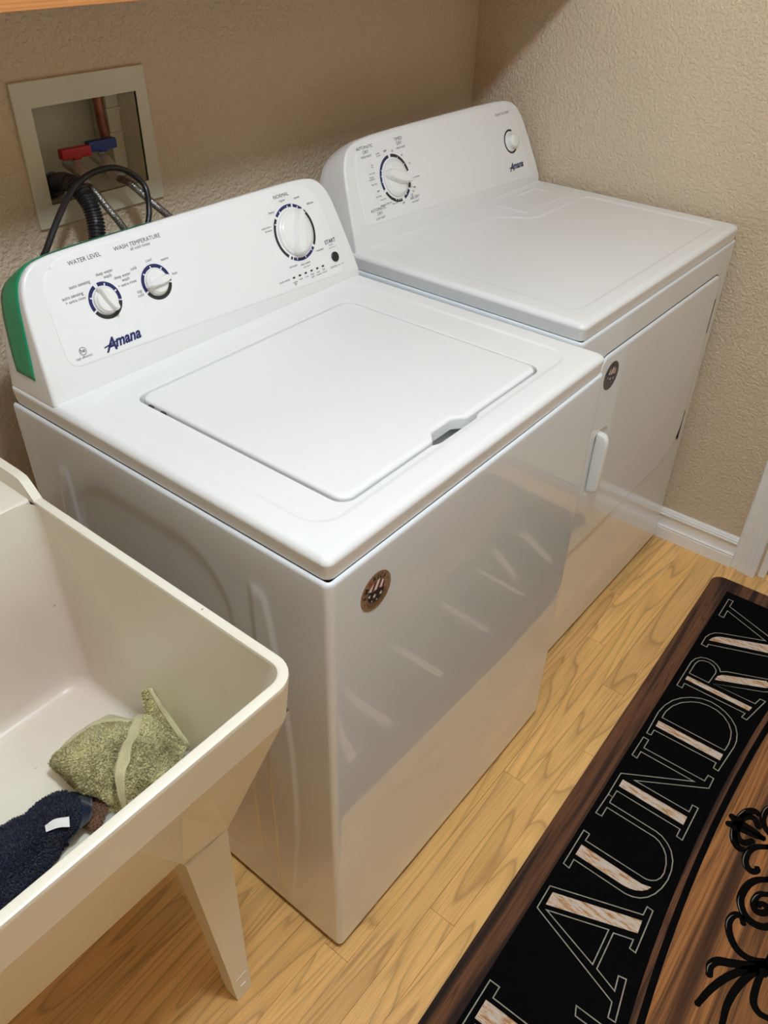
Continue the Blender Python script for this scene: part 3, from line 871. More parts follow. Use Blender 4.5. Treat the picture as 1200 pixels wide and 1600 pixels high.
def knob(parent, P, c, R, ang, H=.016, grip=True, ptr=1.18, h0=.0016):
    """round knob with a raised finger grip; ang = direction of the pointed end"""
    b = MB()
    prof = [(R, 0), (R, .0025), (R * .97, .0045), (R * .93, .0055), (R * .90, .0058)]
    prof += [(R * .88, .0075), (R * .80, .0095), (R * .6, .0105), (R * .3, .0108)] if grip else []
    n = 40
    loops = [[P(c[0] + r_ * math.cos(t), c[1] + r_ * math.sin(t), h0 + h) for t in [2 * math.pi * i / n for i in range(n)]] for r_, h in prof]
    b.loft(loops, cap1=True)
    if grip:
        a = rad(ang)
        dx, dy = math.cos(a), math.sin(a)
        lv = []
        for hh, sc, wf in ((.006, 1.0, 1.0), (.010, .99, .96), (H * .8, .95, .80), (H * .95, .90, .66), (H, .84, .45)):
            L = []
            for i in range(28):
                t = 2 * math.pi * i / 28
                cx, sx = math.cos(t), math.sin(t)
                u = R * (ptr if cx > 0 else 1.0) * sc * abs(cx) ** (.9 if cx > 0 else .6) * (1 if cx > 0 else -1)
                wmax = R * .35 * wf
                v = wmax * (abs(sx) ** .8) * (1 if sx > 0 else -1)
                if cx > 0: v *= (1 - .35 * cx)
                L.append(P(c[0] + dx * u - dy * v, c[1] + dy * u + dx * v, h0 + hh))
            lv.append(L)
        b.loft(lv, cap1=True)
    return b.build('knob', KNOB_W, parent, sharp=35)


def lettering(parent, P, items, mat, h=.0019, name='lettering'):
    b = MB()
    for it in items:
        s, x, y, wd = it[:4]
        kw = it[4] if len(it) > 4 else {}
        vs, fs = text2d(s, x, y, wd, **kw)
        b.add([P(q[0], q[1], h) for q in vs], fs)
    o = b.build(name, mat, parent, smooth=False, fix=False)
    o['kind'] = 'stuff'
    return o


def logo(parent, P, x, y, wd, h=.0019):
    """big slanted capital with a bar under the following bold letters"""
    b = MB()
    kA = dict(shear=.36, bold=.03)
    for s_, xx, yy, ww, kw in (('A', x, y - wd * .045, wd * .30, dict(shear=.40, bold=.02, ratio=1.0)),
                               ('mana', x + wd * .285, y, wd * .715, dict(shear=.34, bold=.035, ratio=1.05))):
        vs, fs = text2d(s_, xx, yy, ww, **kw)
        b.add([P(q[0], q[1], h) for q in vs], fs)
    # the crossbar that sweeps out of the capital
    q = [(x - wd * .01, y + wd * .055), (x + wd * .33, y + wd * .105), (x + wd * .33, y + wd * .135), (x - wd * .01, y + wd * .085)]
    b.add([P(a, c, h) for a, c in q], [(0, 1, 2, 3)])
    o = b.build('logo', NAVY, parent, smooth=False, fix=False)
    o['kind'] = 'stuff'
    return o


def badge(parent, c, y, cover=None):
    """round sticker: bronze ring with AMERICA on the arc, flag shield inside"""
    BR = simple('bronze_sticker', (0.25, 0.155, 0.09), rough=.35, spec=.6)
    BRK = simple('sticker_black', (0.012, 0.010, 0.012), rough=.4)
    RED = simple('sticker_maroon', (0.16, 0.02, 0.025), rough=.4)
    ORG = simple('sticker_orange', (0.30, 0.07, 0.02), rough=.4)
    WHT = simple('sticker_white', (0.72, 0.66, 0.66), rough=.4)
    if cover: BR = cover
    R = .0298
    tilt = 20
    Q = lambda u, v, h=0: (c[0] + u, y - h, c[1] + v)
    n = 48
    b = MB().loft([[Q(r_ * math.cos(t), r_ * math.sin(t), h) for t in [2 * math.pi * i / n for i in range(n)]] for r_, h in ((R, -.0002), (R, .0004))], cap1=True)
    root = b.build('sticker', BR, parent, sharp=30)
    b = MB()
    lets = [('A', 174), ('M', 148), ('R', 98), ('I', 83), ('C', 67), ('A', 45)]
    for ch, a in lets + [('E', 121)]:
        wd = {'I': .0020, 'M': .0070}.get(ch, .0054)
        vs, fs = text2d(ch, 0, 0, wd, height=.0070, bold=.03)
        ww = max(v[0] for v in vs)
        t = rad(a)
        out = []
        for vx, vy in vs:
            u_, v_ = vx - ww / 2, vy + .0199
            ca, sa = math.cos(t - math.pi / 2), math.sin(t - math.pi / 2)
            out.append(Q(u_ * ca - v_ * sa, u_ * sa + v_ * ca, .0011))
        if ch == 'E':
            MB().add(out, fs).build('lettering', ORG, root, smooth=False, fix=False)
        else:
            b.add(out, fs)
    for a in (-159, 18):
        t = rad(a)
        vs, fs = sector((.0245 * math.cos(t), .0245 * math.sin(t)), 0, .0011, 0, 360, 10)
        b.add([Q(u_, v_, .0007) for u_, v_ in vs], fs)
    for rr_, a0, a1 in ((.0196, 200, 345), (.0218, 205, 340), (.024, 225, 330)):
        vs, fs = sector((0, 0), rr_ - .0003, rr_ + .0003, a0, a1)
        b.add([Q(u_, v_, .0007) for u_, v_ in vs], fs)
    # dark star field: lower part of the inner disc
    def disc_clip(lo, hi, t0=tilt, r_=.0175, n=30):
        """part of the disc between two lines v = lo..hi in a frame turned by t0"""
        us = []
        top = []; bot = []
        for i in range(n + 1):
            u_ = -r_ + 2 * r_ * i / n
            e = math.sqrt(max(0, r_ * r_ - u_ * u_))
            a_, b_ = max(lo(u_), -e), min(hi(u_), e)
            if b_ > a_:
                top.append((u_, b_)); bot.append((u_, a_))
        pts = bot + top[::-1]
        ca, sa = math.cos(rad(t0)), math.sin(rad(t0))
        return [(p[0] * ca - p[1] * sa, p[0] * sa + p[1] * ca) for p in pts], len(top)
    def addclip(mb, lo, hi, h, t0=tilt):
        pts, k = disc_clip(lo, hi, t0)
        if k < 2: return
        fs = [(i, i + 1, 2 * k - 2 - i, 2 * k - 1 - i) for i in range(k - 1)]
        mb.add([Q(p[0], p[1], h) for p in pts], fs)
    t1 = -14
    addclip(b, lambda u_: -1, lambda u_: .0022 + .0012 * math.sin(u_ * 260), .0007, t1)
    b.build('lettering', BRK, root, smooth=False, fix=False)['kind'] = 'stuff'
    # stripes run along the shield's up direction, leaning
    st = MB(); dk = MB()
    k = 0
    w_ = .0054
    for i in range(-3, 4):
        lo_, hi_ = i * w_, (i + 1) * w_
        mbx = st if i % 2 else dk
        # vertical band lo_..hi_ in u, above the star field
        pts = []
        for j in range(9):
            u_ = lo_ + (hi_ - lo_) * j / 8
            if abs(u_) > .0172: continue
            e = math.sqrt(.0175 ** 2 - u_ * u_)
            pts.append((u_, .0025, e))
        if len(pts) < 2: continue
        vs = []
        for u_, a_, e in pts:
            for v_ in (a_, e):
                uu = u_ + .28 * (v_ - .003) 
                vv = v_
                l = math.hypot(uu, vv)
                if l > .0175: uu *= .0175 / l; vv *= .0175 / l
                ca, sa = math.cos(rad(t1)), math.sin(rad(t1))
                vs.append((uu * ca - vv * sa, uu * sa + vv * ca))
        fs = [(2 * q, 2 * q + 2, 2 * q + 3, 2 * q + 1) for q in range(len(pts) - 1)]
        mbx.add([Q(p[0], p[1], .0006) for p in vs], fs)
    for cu_, cv_, rs in ((-.0025, -.0065, .0042), (.0105, -.0058, .0038), (-.0135, -.0040, .0032), (.004, -.0135, .0020), (-.006, -.0135, .0020)):
        ca, sa = math.cos(rad(t1)), math.sin(rad(t1))
        vs = [(cu_, cv_)]
        for q in range(10):
            r_ = rs if q % 2 == 0 else rs * .42
            a = rad(90 + 36 * q)
            vs.append((cu_ + r_ * math.cos(a), cv_ + r_ * math.sin(a)))
        st.add([Q(p[0] * ca - p[1] * sa, p[0] * sa + p[1] * ca, .0009) for p in vs], [(0, 1 + q, 1 + (q + 1) % 10) for q in range(10)])
    st.build('flag_print', WHT, root, smooth=False, fix=False)['kind'] = 'stuff'
    dk.build('flag_print', RED, root, smooth=False, fix=False)['kind'] = 'stuff'
    return root


# ---------------------------------------------------------------- WASHER
W = 0.699
washer = empty('washing_machine', (0, 0, 0), 'white top-loading washer with green tape on its console, nearest the sink', 'washing machine')
DT = 0.9175
cabinet(washer, W, 0.655, .010, DT - .0345, .0022, True)
for fx in (.05, W - .05):
    for fy in (.06, .60):
        MB().loft([[(fx + .02 * math.cos(t), fy + .02 * math.sin(t), z) for t in [math.pi * i / 8 for i in range(16)]] for z in (0.0002, .02)], cap0=True, cap1=True).build('foot', RUBBER, washer)


def bump01(x, a, b, e):
    s = lambda t: max(0, min(1, t)) ** 2 * (3 - 2 * max(0, min(1, t)))
    return s((x - a) / e) * s((b - x) / e)


# top deck with the lid well
b = MB()
O_ = [(.030, DT - .0320), (.0070, DT - .0334), (.0058, DT - .0334), (.0030, DT - .0115), (.0032, DT - .0085), (.0042, DT - .0055), (.0072, DT - .0022), (.0112, DT - .0005), (.016, DT)]
loops = []
for ins, z in O_:
    loops.append([(x, y, z) for x, y in rr(ins, W - ins, ins, .6596 - ins * .3, .012, n=5, m=6)])
b.loft(loops)
trim_o = rr(.040, .659, .045, .528, .045, n=8, m=6)
trim_i = rr(.049, .650, .054, .519, .036, n=8, m=6)
b.region([loops[-1], [(x, y, DT) for x, y in trim_o]])
b.loft([[(x, y, DT) for x, y in trim_o], [(x, y, DT - .0006) for x, y in rr(.0425, .6565, .0475, .5255, .0425, n=8, m=6)], [(x, y, DT - .0019) for x, y in rr(.0465, .6525, .0515, .5215, .0385, n=8, m=6)], [(x, y, DT - .0024) for x, y in trim_i]])
HX0, HX1, HY0, HY1 = .100, .584, .063, .479


def nz_(L, amp, a=.282, c=.398, e=.014):
    return [(x, y + amp * bump01(x, a, c, e) if y < .09 else y) for x, y in L]


h0 = nz_(rr(HX0 - .004, HX1 + .004, HY0 - .004, HY1 + .004, .026, n=8, m=60), -.007)
h1 = nz_(rr(HX0 - .001, HX1 + .001, HY0 - .001, HY1 + .001, .023, n=8, m=60), -.006)
h2 = nz_(rr(HX0, HX1, HY0, HY1, .022, n=8, m=60), -.0045)
h3 = rr(HX0, HX1, HY0, HY1, .022, n=8, m=60)
b.region([[(x, y, DT - .0024) for x, y in trim_i], [(x, y, DT - .0024) for x, y in h0]])
b.loft([[(x, y, DT - .0024) for x, y in h0], [(x, y, DT - .0035) for x, y in h1], [(x, y, DT - .006) for x, y in h2], [(x, y, DT - .040) for x, y in h3]], cap1=False)
b.region([[(x, y, DT - .040) for x, y in h3]])
deck = b.build('top_deck', ENAMEL_TOP, washer, sharp=38)


def nl_(L, amp, a=.290, c=.378, e=.022):
    return [(x, y + amp * bump01(x, a, c, e) if y < .10 else y) for x, y in L]


g = .0038
b = MB()
LL = []
for ins, z in ((.004, DT - .0225), (0, DT - .020), (0, DT - .006), (.0012, DT - .003), (.004, DT - .0012), (.009, DT - .0004)):
    LL.append([(x, y, z) for x, y in nl_(rr(HX0 + g + .0015 + ins, HX1 - g + .001 - ins, HY0 + g + ins, HY1 - g - ins, max(.008, .020 - ins * .6), n=8, m=60), .0150)])
b.loft(LL, cap0=True)
b.region([LL[-1]])
lid = b.build('lid', ENAMEL_TOP, washer, sharp=38)
for yy in (.443, .415):
    MB().box(HX0 + .0004, HX0 + g + .0008, yy - .005, yy + .005, DT - .018, DT - .0045, r=.0008).build('hinge_slot', DARK, washer)

# console
LW = [(.0055, 0), (.010, .045), (.0155, .085), (.0205, .12), (.0265, .150), (.033, .168), (.043, .182), (.058, .1925), (.080, .1975), (.12, .1998), (.22, .2004), (W / 2, .2006)]
con, CP, CL, CR, CF = console(washer, W, .5349, DT + .0009, .6590, LW)
# raised control panel
pl = [(.050, .0405), (W - .045, .0160), (W - .056, .14), (W - .066, .175), (W - .10, .1945), (.10, .1945), (.066, .175), (.056, .14)]
PO = roundpoly(pl, [.02, .02, .012, .02, .03, .03, .02, .012], 6)
b = MB().loft([[CP(x, s_, h) for x, s_ in offset2(PO, d_)] for d_, h in ((0, -.0003), (-.0002, .0006), (-.002, .0012), (-.005, .0015))])
b.region([[CP(x, s_, .0015) for x, s_ in offset2(PO, -.005)]])
panel = b.build('control_panel', PANEL_W, washer, sharp=40)

# green tape over the left end of the console
b = MB()
idx = [i for i, q in enumerate(CL) if q[1] > .024 and q[0] < .30]
F = CF(.0009)[:len(CL)]
L1 = []
for n_, i in enumerate(idx):
    x, s_ = F[i]
    t = min(1, max(0, (s_ - .024) / .165))
    f0 = .27 + (.06 - .27) * t
    f1 = .70 + (.985 - .70) * t
    L1.append([CR(x, s_, f0 + (f1 - f0) * q / 6) for q in range(7)])
b.loft(L1, closed=False)
tape = b.build('tape', TAPE, con, fix=False)
tape['label'] = 'green tape wrapped over the left end of the console'
sm = tape.modifiers.new('s', 'SOLIDIFY')
sm.thickness = .0004
sm.offset = 0
b = MB()
L2 = []
for i in idx:
    x, s_ = CF(.0016)[i]
    if s_ > .185: continue
    L2.append([CR(x, s_, q) for q in (.49, .495, .50)])
b = MB().loft(L2, closed=False)
t2 = b.build('tape', TAPE, con, fix=False)
t2['label'] = 'raised crease running down the green tape'

# dials
def dial_ring(parent, P, c, r0, r1, parts, h=.0019):
    for matr, segs in parts:
        for a0, a1 in segs:
            b = MB()
            flat(b, sector(c, r0, r1, a0, a1, 60), P, h)
            b.build('dial_ring', matr, parent, smooth=False, fix=False)


C1, C2, C3 = (.1455, .1152), (.2415, .1155), (.5550, .1150)
dial_ring(panel, CP, C1, .0218, .0275, [(NAVY, [(-12, 98), (112, 202)]), (BLACKP, [(208, 344)])])
dial_ring(panel, CP, C2, .0218, .0275, [(NAVY, [(-12, 202)]), (BLACKP, [(208, 342)])])
dial_ring(panel, CP, C3, .0445, .0498, [(NAVY, [(78, 132), (47, 73), (-118, -46)]), (BLACKP, [(-40, 42), (138, 228), (-126, -121)])])
b = MB()
for c, r0, r1, angs in ((C1, .0218, .0252, (22, 70, 157)), (C2, .0218, .0252, (46, 94, 137)), (C3, .0442, .0478, (90, 118, 60, 150, -108, -81, -55, 36))):
    for a in angs:
        flat(b, bar2(c, a, r0, r1, .0022), CP, .0022)
b.build('dial_ticks', TICK, panel, smooth=False, fix=False)['kind'] = 'stuff'
knob(washer, CP, C1, .0200, 115, H=.019)
knob(washer, CP, C2, .0200, 186, H=.019)
knob(washer, CP, C3, .0405, 68, H=.024, ptr=1.0)
X = []
A = X.append
A(('WATER LEVEL', .111, .1765, .056)); A(('WASH TEMPERATURE', .191, .1765, .087))
lettering(panel, CP, X + [('NORMAL', .530, .1785, .037), ('START', .619, .0765, .029, dict(bold=.02)), ], GREYP)
X = [('all cold rinses', .218, .1705, .037), ('auto sensing', .098, .1455, .035), ('auto sensing', .0805, .1335, .035), ('+ extra rinse', .0835, .1268, .033),
     ('deep water', .146, .1510, .030), ('wash', .157, .1445, .014), ('deep water', .173, .1385, .030), ('wash', .184, .132, .014), ('+ extra rinse', .1745, .1255, .033),
     ('cool', .236, .1475, .011), ('cold', .205, .1430, .0110), ('warm', .263, .1420, .0145), ('hot', .2745, .1165, .0095), ('tap', .2015, .1085, .0090), ('cold', .2000, .1025, .0110),
     ('high efficiency', .0640, .0490, .027),
     ('regular', .540, .1715, .0155), ('casual', .576, .1690, .014), ('heavy', .508, .1575, .014), ('delicate', .603, .1530, .0175),
     ('bulky items', .4815, .1365, .022), ('& sheets', .487, .1305, .0165), ('drain/spin', .516, .0600, .020), ('clean washer', .544, .0570, .026), ('with affresh', .549, .0515, .018), ('rinse/spin', .592, .0700, .020),
     ('PAUSE', .628, .0715, .010), ('UNLOCK LID', .625, .0668, .018), ('CANCEL', .6145, .0322, .0185), ('(hold 3 secs)', .6345, .0325, .017),
     ('cycle status', .482, .0410, .026),
     ('sensing', .513, .0335, .012), ('fill', .516, .029, .005), ('wash', .530, .0345, .009), ('rinse', .546, .0345, .009), ('final', .561, .0345, .008), ('spin', .561, .030, .008), ('cycle', .5765, .0345, .009), ('complete', .574, .030, .015), ('lid', .594, .0345, .005), ('locked', .592, .030, .011)]
lettering(panel, CP, X, GREYP)
logo(panel, CP, .1135, .0470, .0670)
b = MB()
flat(b, sector((.0785, .0590), .0052, .0060, 0, 360, 40), CP, .0019)
vs, fs = text2d('he', .0745, .0570, .0080, bold=.01)
b.add([CP(q[0], q[1], .0019) for q in vs], fs)
b.build('emblem', GREYP, panel, smooth=False, fix=False)['kind'] = 'stuff'
for i in range(6):
    b = MB()
    x = .5190 + (.597 - .519) * i / 5
    flat(b, ([(x - .003, .0408), (x + .003, .0408), (x + .003, .0440), (x - .003, .0440)], [(0, 1, 2, 3)]), CP, .0019)
    b.build('status_light', BLACKP, panel, smooth=False, fix=False)
n = 28
MB().loft([[CP(.6345 + r_ * math.cos(t), .0500 + r_ * math.sin(t), h) for t in [2 * math.pi * i / n for i in range(n)]] for r_, h in ((.0092, .001), (.0092, .0035), (.0084, .0042), (.006, .0038))], cap1=True).build('start_button', RUBBER, washer)
badge(washer, (.0868, .8178), -.0003)

# ---------------------------------------------------------------- DRYER
WD = 0.7406
dryer = empty('clothes_dryer', (.7557, .0750, 0), 'white front-loading dryer standing against the right wall', 'dryer', rz=-.0108)
DD = .9234
cabinet(dryer, WD, 0.655, .010, DD - .0345, .0006, False)
for fx in (.05, WD - .05):
    for fy in (.06, .60):
        MB().loft([[(fx + .02 * math.cos(t), fy + .02 * math.sin(t), z) for t in [math.pi * i / 8 for i in range(16)]] for z in (0.0002, .02)], cap0=True, cap1=True).build('foot', RUBBER, dryer)
b = MB()
loops = []
for ins, z in [(.030, DD - .0320), (.0060, DD - .0332), (.0048, DD - .0332), (.0016, DD - .0115), (.0018, DD - .0085), (.0028, DD - .0055), (.006, DD - .0022), (.010, DD - .0005), (.0145, DD)]:
    loops.append([(x, y, z) for x, y in rr(ins, WD - ins, ins, .660 - ins * .3, .013, n=5, m=6)])
b.loft(loops)
tp = [(.052, .045), (.694, .043), (.692, .376), (.455, .376), (.405, .452), (.052, .500)]
T0 = roundpoly(tp, [.035, .03, .025, .03, .035, .03], 8)
b.region([loops[-1], [(x, y, DD) for x, y in offset2(T0, .004)]])
b.loft([[(x, y, DD - h) for x, y in offset2(T0, d_)] for d_, h in ((.004, 0), (.0022, .0005), (-.0006, .0017), (-.004, .0022))])
b.region([[(x, y, DD - .0022) for x, y in offset2(T0, -.004)]])
b.build('top_deck', ENAMEL_TOP, dryer, sharp=38)
# lint screen cover with its finger recess
b = MB()
T1 = roundpoly([(.470, .412), (.692, .408), (.692, .508), (.470, .510)], .005, 4)
FR = roundpoly([(.545, .462), (.655, .462), (.655, .500), (.545, .500)], .006, 4)
b.loft([[(x, y, DD + h) for x, y in offset2(T1, d_)] for d_, h in ((0, .0001), (0, .0016), (-.001, .0024), (-.003, .0026))])
b.region([[(x, y, DD + .0026) for x, y in offset2(T1, -.003)], [(x, y, DD + .0026) for x, y in FR]])
b.loft([[(x, y, DD + .0026) for x, y in FR], [(x, y, DD + .0018) for x, y in offset2(FR, -.001)], [(x, y + .003, DD + .0003) for x, y in offset2(FR, -.005)]], cap1=True)
b.build('lint_screen_cover', PLASTIC_W, dryer, sharp=35)

LD = [(.0055, 0), (.010, .045), (.0165, .085), (.0235, .125), (.032, .158), (.042, .178), (.056, .193), (.078, .203), (.11, .2080), (.18, .2108), (.28, .2116), (WD / 2, .2118)]
dcn, DP, DCL, DCR, DCF = console(dryer, WD, .5315, DD + .0009, .6590, LD)
pl = [(.050, .0405), (WD - .045, .0160), (WD - .058, .14), (WD - .072, .182), (WD - .12, .2035), (.12, .2035), (.072, .182), (.058, .14)]
PO = roundpoly(pl, [.02, .02, .012, .02, .03, .03, .02, .012], 6)
b = MB().loft([[DP(x, s_, h) for x, s_ in offset2(PO, d_)] for d_, h in ((0, -.0003), (-.0002, .0006), (-.002, .0012), (-.005, .0015))])
b.region([[DP(x, s_, .0015) for x, s_ in offset2(PO, -.005)]])
dpan = b.build('control_panel', PANEL_W, dryer, sharp=40)
K1, K2 = (.1755, .1150), (.6315, .1125)
dial_ring(dpan, DP, K1, .0425, .0488, [(NAVY, [(97, 200), (-72, -42)]), (BLACKP, [(8, 88), (208, 276), (-36, -22)])])
dial_ring(dpan, DP, K2, .0238, .0282, [(BLACKP, [(62, 305)])])
b = MB()
for a in (150, 165, 180, -100, -92, -84, -110, -60, 60, 30):
    flat(b, bar2(K1, a, .0422, .0455, .0022), DP, .0022)
b.build('dial_ticks', TICK, dpan, smooth=False, fix=False)['kind'] = 'stuff'
knob(dryer, DP, K1, .0385, -22, H=.024, ptr=1.0)
# push-to-start knob: plain round
n = 32
MB().loft([[DP(K2[0] + r_ * math.cos(t), K2[1] + r_ * math.sin(t), h) for t in [2 * math.pi * i / n for i in range(n)]]
           for r_, h in ((.0215, .0015), (.0215, .0025), (.0205, .0035), (.0165, .0040), (.0158, .014), (.0150, .0165), (.0130, .0185), (.009, .0195), (.004, .0197))], cap1=True).build('knob', KNOB_W, dryer)
lettering(dpan, DP, [('AUTOMATIC', .079, .1865, .052), ('DRY', .097, .1775, .017), ('TIMED', .201, .1855, .027), ('DRY', .207, .1768, .017), ('AUTOMATIC', .073, .0640, .050), ('DRY', .092, .0555, .016),
                     ('AIR DRY', .206, .0625, .033), ('PUSH TO START', .590, .1765, .060)], GREYP)
lettering(dpan, DP, [('HIGH HEAT', .087, .1695, .033), ('HIGH HEAT', .203, .1685, .030), ('LOW HEAT', .083, .0470, .031), ('NO HEAT', .210, .0550, .024),
                     ('wrinkle', .133, .1700, .013), ('prevent', .134, .1655, .013), ('OFF', .159, .1700, .010, dict(bold=.02)), ('60', .184, .1665, .006), ('40', .211, .1530, .006), ('20', .230, .1330, .006), ('cool down', .232, .1030, .023),
                     ('very', .109, .1520, .008), ('dry', .110, .1475, .006), ('more dry', .098, .1360, .018), ('energy', .096, .1290, .013), ('preferred', .093, .1245, .018), ('less dry', .097, .1140, .018),
                     ('OFF', .108, .0990, .008, dict(bold=.02)), ('very dry', .100, .0890, .018), ('more dry', .112, .0810, .018), ('energy preferred', .107, .0700, .037), ('less dry', .146, .0655, .018), ('OFF', .177, .0600, .009, dict(bold=.02)),
                     ('OFF', .225, .0830, .009, dict(bold=.02)), ('20', .219, .0760, .006), ('10', .212, .0690, .006)], GREYP)
logo(dpan, DP, .6030, .0480, .0640)

# door with its handle and hinges
b = MB()
dr = [(.085, .336), (.604, .336), (.681, .388), (.681, .827), (.085, .827)]
D0 = roundpoly(dr, [.03, .05, .05, .034, .034], 10)
HL = roundpoly([(.118, .485), (.184, .485), (.184, .650), (.118, .650)], [.03, .03, .03, .03], 8)
b.loft([[(x, -h, z) for x, z in offset2(D0, d_)] for d_, h in ((0, 0), (0, .0015), (-.0012, .0040), (-.0035, .0054), (-.007, .0058))])
b.region([[(x, -.0058, z) for x, z in offset2(D0, -.007)], [(x, -.0058, z) for x, z in HL]])
b.loft([[(x, -h, z) for x, z in offset2(HL, d_)] for d_, h in ((0, .0058), (-.0015, .0052), (-.006, .0025), (-.014, .0012))], cap1=True)
ddoor = b.build('door', ENAMEL, dryer, sharp=38)
b = MB().loft([[(x, -h, z) for x, z in offset2(D0, d_)] for d_, h in ((-.001, .0007), (.0016, .0007), (.0022, -.0004))])  # strip coloured dark to paint in the shade of the gap round the door
b.build('door_gap_shade', RUBBER, dryer, sharp=0)
b = MB()
loops = []
for z, hy, wx in ((.500, .010, .006), (.502, .020, .0075), (.510, .026, .0085), (.560, .028, .0085), (.620, .028, .0085), (.633, .026, .0085), (.641, .020, .008), (.644, .010, .006)):
    loops.append([(.141 + wx * math.copysign(abs(math.cos(t)) ** .5, math.cos(t)), -.0055 - hy / 2 * (1 + math.copysign(abs(math.sin(t)) ** .5, math.sin(t))) + .004, z) for t in [2 * math.pi * (i + .5) / 20 for i in range(20)]])
b.loft(loops, cap0=True, cap1=True)
b.build('door_handle', KNOB_W, ddoor, sharp=50)
for za, zb in ((.674, .762), (.372, .458)):
    MB().box(.6815, .6850, -.0050, -.0005, za, zb, r=.001).build('hinge', DARK, ddoor)
    MB().box(.6812, .6855, -.0054, -.0005, zb, zb + .003, r=.001).build('hinge_cap', STEEL, ddoor)
    MB().box(.6812, .6855, -.0054, -.0005, za - .003, za, r=.001).build('hinge_cap', STEEL, ddoor)
badge(dryer, (.1395, .7755), -.0062, cover=simple('dark_bronze_sticker', (0.065, 0.048, 0.036), rough=.35, spec=.6))

# ---------------------------------------------------------------- VALVE BOX
vb = empty('valve_box', (.3435, YB, 1.055), 'ivory plastic washer outlet box recessed in the back wall above the washer', 'outlet box')


def rel(o, root):
    """keep world geometry when hanging a part on a root that is not at the origin"""
    M = Matrix.Translation(root.location) @ root.rotation_euler.to_matrix().to_4x4()
    o.data.transform(M.inverted())
    return o


b = MB()
OF = [(.2135, 1.0555), (.4745, 1.0555), (.4670, 1.2785), (.2135, 1.2785)]
IF = [(bx0 + .003, bz0 + .003), (bx1 - .003, bz0 + .003), (bx1 - .003, bz1 - .003), (bx0 + .003, bz1 - .003)]
OR = roundpoly(OF, .002, 2)
yF = YB - .006
b.loft([[(x, y, z) for x, z in offset2(OR, d_)] for d_, y in ((0, YB - .0002), (0, yF + .001), (-.001, yF))])
b.region([[(x, yF, z) for x, z in offset2(OR, -.001)], [(x, yF, z) for x, z in IF]])
b.loft([[(x, y, z) for x, z in IF] for y in (yF, YB)])
rel(b.build('flange', BOXPL, vb, sharp=30), vb)
b = MB()
b.loft([[(x, y, z) for x, z in IF] for y in (YB - .004, YB + .10)], cap1=True)
# moulded steps on the right inner side
b.box(bx1 - .030, bx1 - .003, YB + .050, YB + .099, bz0 + .004, bz1 - .004, r=.002)
b.box(bx1 - .034, bx1 - .003, YB + .046, YB + .056, 1.165, 1.168).box(bx1 - .034, bx1 - .003, YB + .046, YB + .056, 1.205, 1.208)
rel(b.build('box_liner', BOXPL, vb, sharp=30), vb)
rel(MB().tube([(.401, .890, 1.239), (.402, .890, 1.19), (.404, .888, 1.150)], .0085, 14).build('copper_pipe', COPPER, vb), vb)


def valve(loc, hx, hz, mat, label, tilt):
    r_ = empty('water_valve', loc, label, 'valve', None)
    x, y, z = loc
    def T(pts): return [tuple(Vector(p)) for p in pts]
    MB().tube([(0, .030, -.012), (0, .012, -.014), (0, -.004, -.018), (0, -.016, -.026)], [.010, .0125, .0125, .0115], 14).build('valve_body', BRASS, r_)
    MB().tube([(0, .004, -.014), (0, .002, .006)], .0055, 10).build('valve_stem', BRASS, r_)
    MB().tube([(0, -.012, -.024), (0, -.020, -.030)], .0125, 6).build('valve_nut', BRASS, r_, sharp=20)
    h = MB().box(-.029, .029, -.0085, .0060, .001, .0185, r=.003)
    h.box(-.008, .008, -.009, .008, -.002, .010, r=.003)
    h.xf(lambda a, b_, c: (a, b_, c + a * tilt))
    h.build('valve_handle', mat, r_)
    return r_


valve((.317, .858, 1.149), 0, 0, REDP, 'hot water valve with a red lever handle in the outlet box', -.02)
valve((.377, .868, 1.150), 0, 0, BLUEP, 'cold water valve with a blue lever handle in the outlet box', -.02)


def braid_mat():
    m, nt, b = new_mat('braided_steel')
    g = N(nt, 'ShaderNodeNewGeometry')
    v = N(nt, 'ShaderNodeTexVoronoi')
    v.inputs['Scale'].default_value = 420
    nt.links.new(g.outputs['Position'], v.inputs['Vector'])
    r_ = ramp(nt, [(0.1, (.42, .40, .36)), (0.6, (.16, .15, .13))])
    nt.links.new(v.outputs['Distance'], r_.inputs['Fac'])
    nt.links.new(r_.outputs['Color'], b.inputs['Base Color'])
    bp = N(nt, 'ShaderNodeBump')
    bp.inputs['Strength'].default_value = .6
    bp.inputs['Distance'].default_value = .001
    nt.links.new(v.outputs['Distance'], bp.inputs['Height'])
    nt.links.new(bp.outputs['Normal'], b.inputs['Normal'])
    b.inputs['Metallic'].default_value = .75
    b.inputs['Roughness'].default_value = .38
    return m


BRAID = braid_mat()


def hose(name, pts, r_, mat, label, cat, ribs=None, collar=None, n=12, k=10):
    pts = [tuple(p) for p in pts]
    path = catmull(pts, k)
    if ribs:
        # resample evenly and swell each rib
        P = [Vector(p) for p in path]
        d = [0]
        for a, c in zip(P[:-1], P[1:]): d.append(d[-1] + (c - a).length)
        m_ = int(d[-1] / ribs * 4)
        out = []
        j = 0
        for i in range(m_ + 1):
            t = d[-1] * i / m_
            while j < len(d) - 2 and d[j + 1] < t: j += 1
            f_ = (t - d[j]) / max(1e-9, d[j + 1] - d[j])
            out.append(P[j].lerp(P[j + 1], f_))
        R = [r_ * (1.0 if i % 4 in (0, 1) else .84) for i in range(len(out))]
        o = MB().tube(out, R, n).build(name, mat, None, sharp=60, fix=False)
    else:
        o = MB().tube(path, r_, n).build(name, mat, None, sharp=0, fix=False)
    tag(o, label, cat)
    if collar:
        for (p0, p1, rc, mt, nm, sd) in collar:
            MB().tube([p0, p1], rc, sd).build(nm, mt, o, sharp=25)
    return o


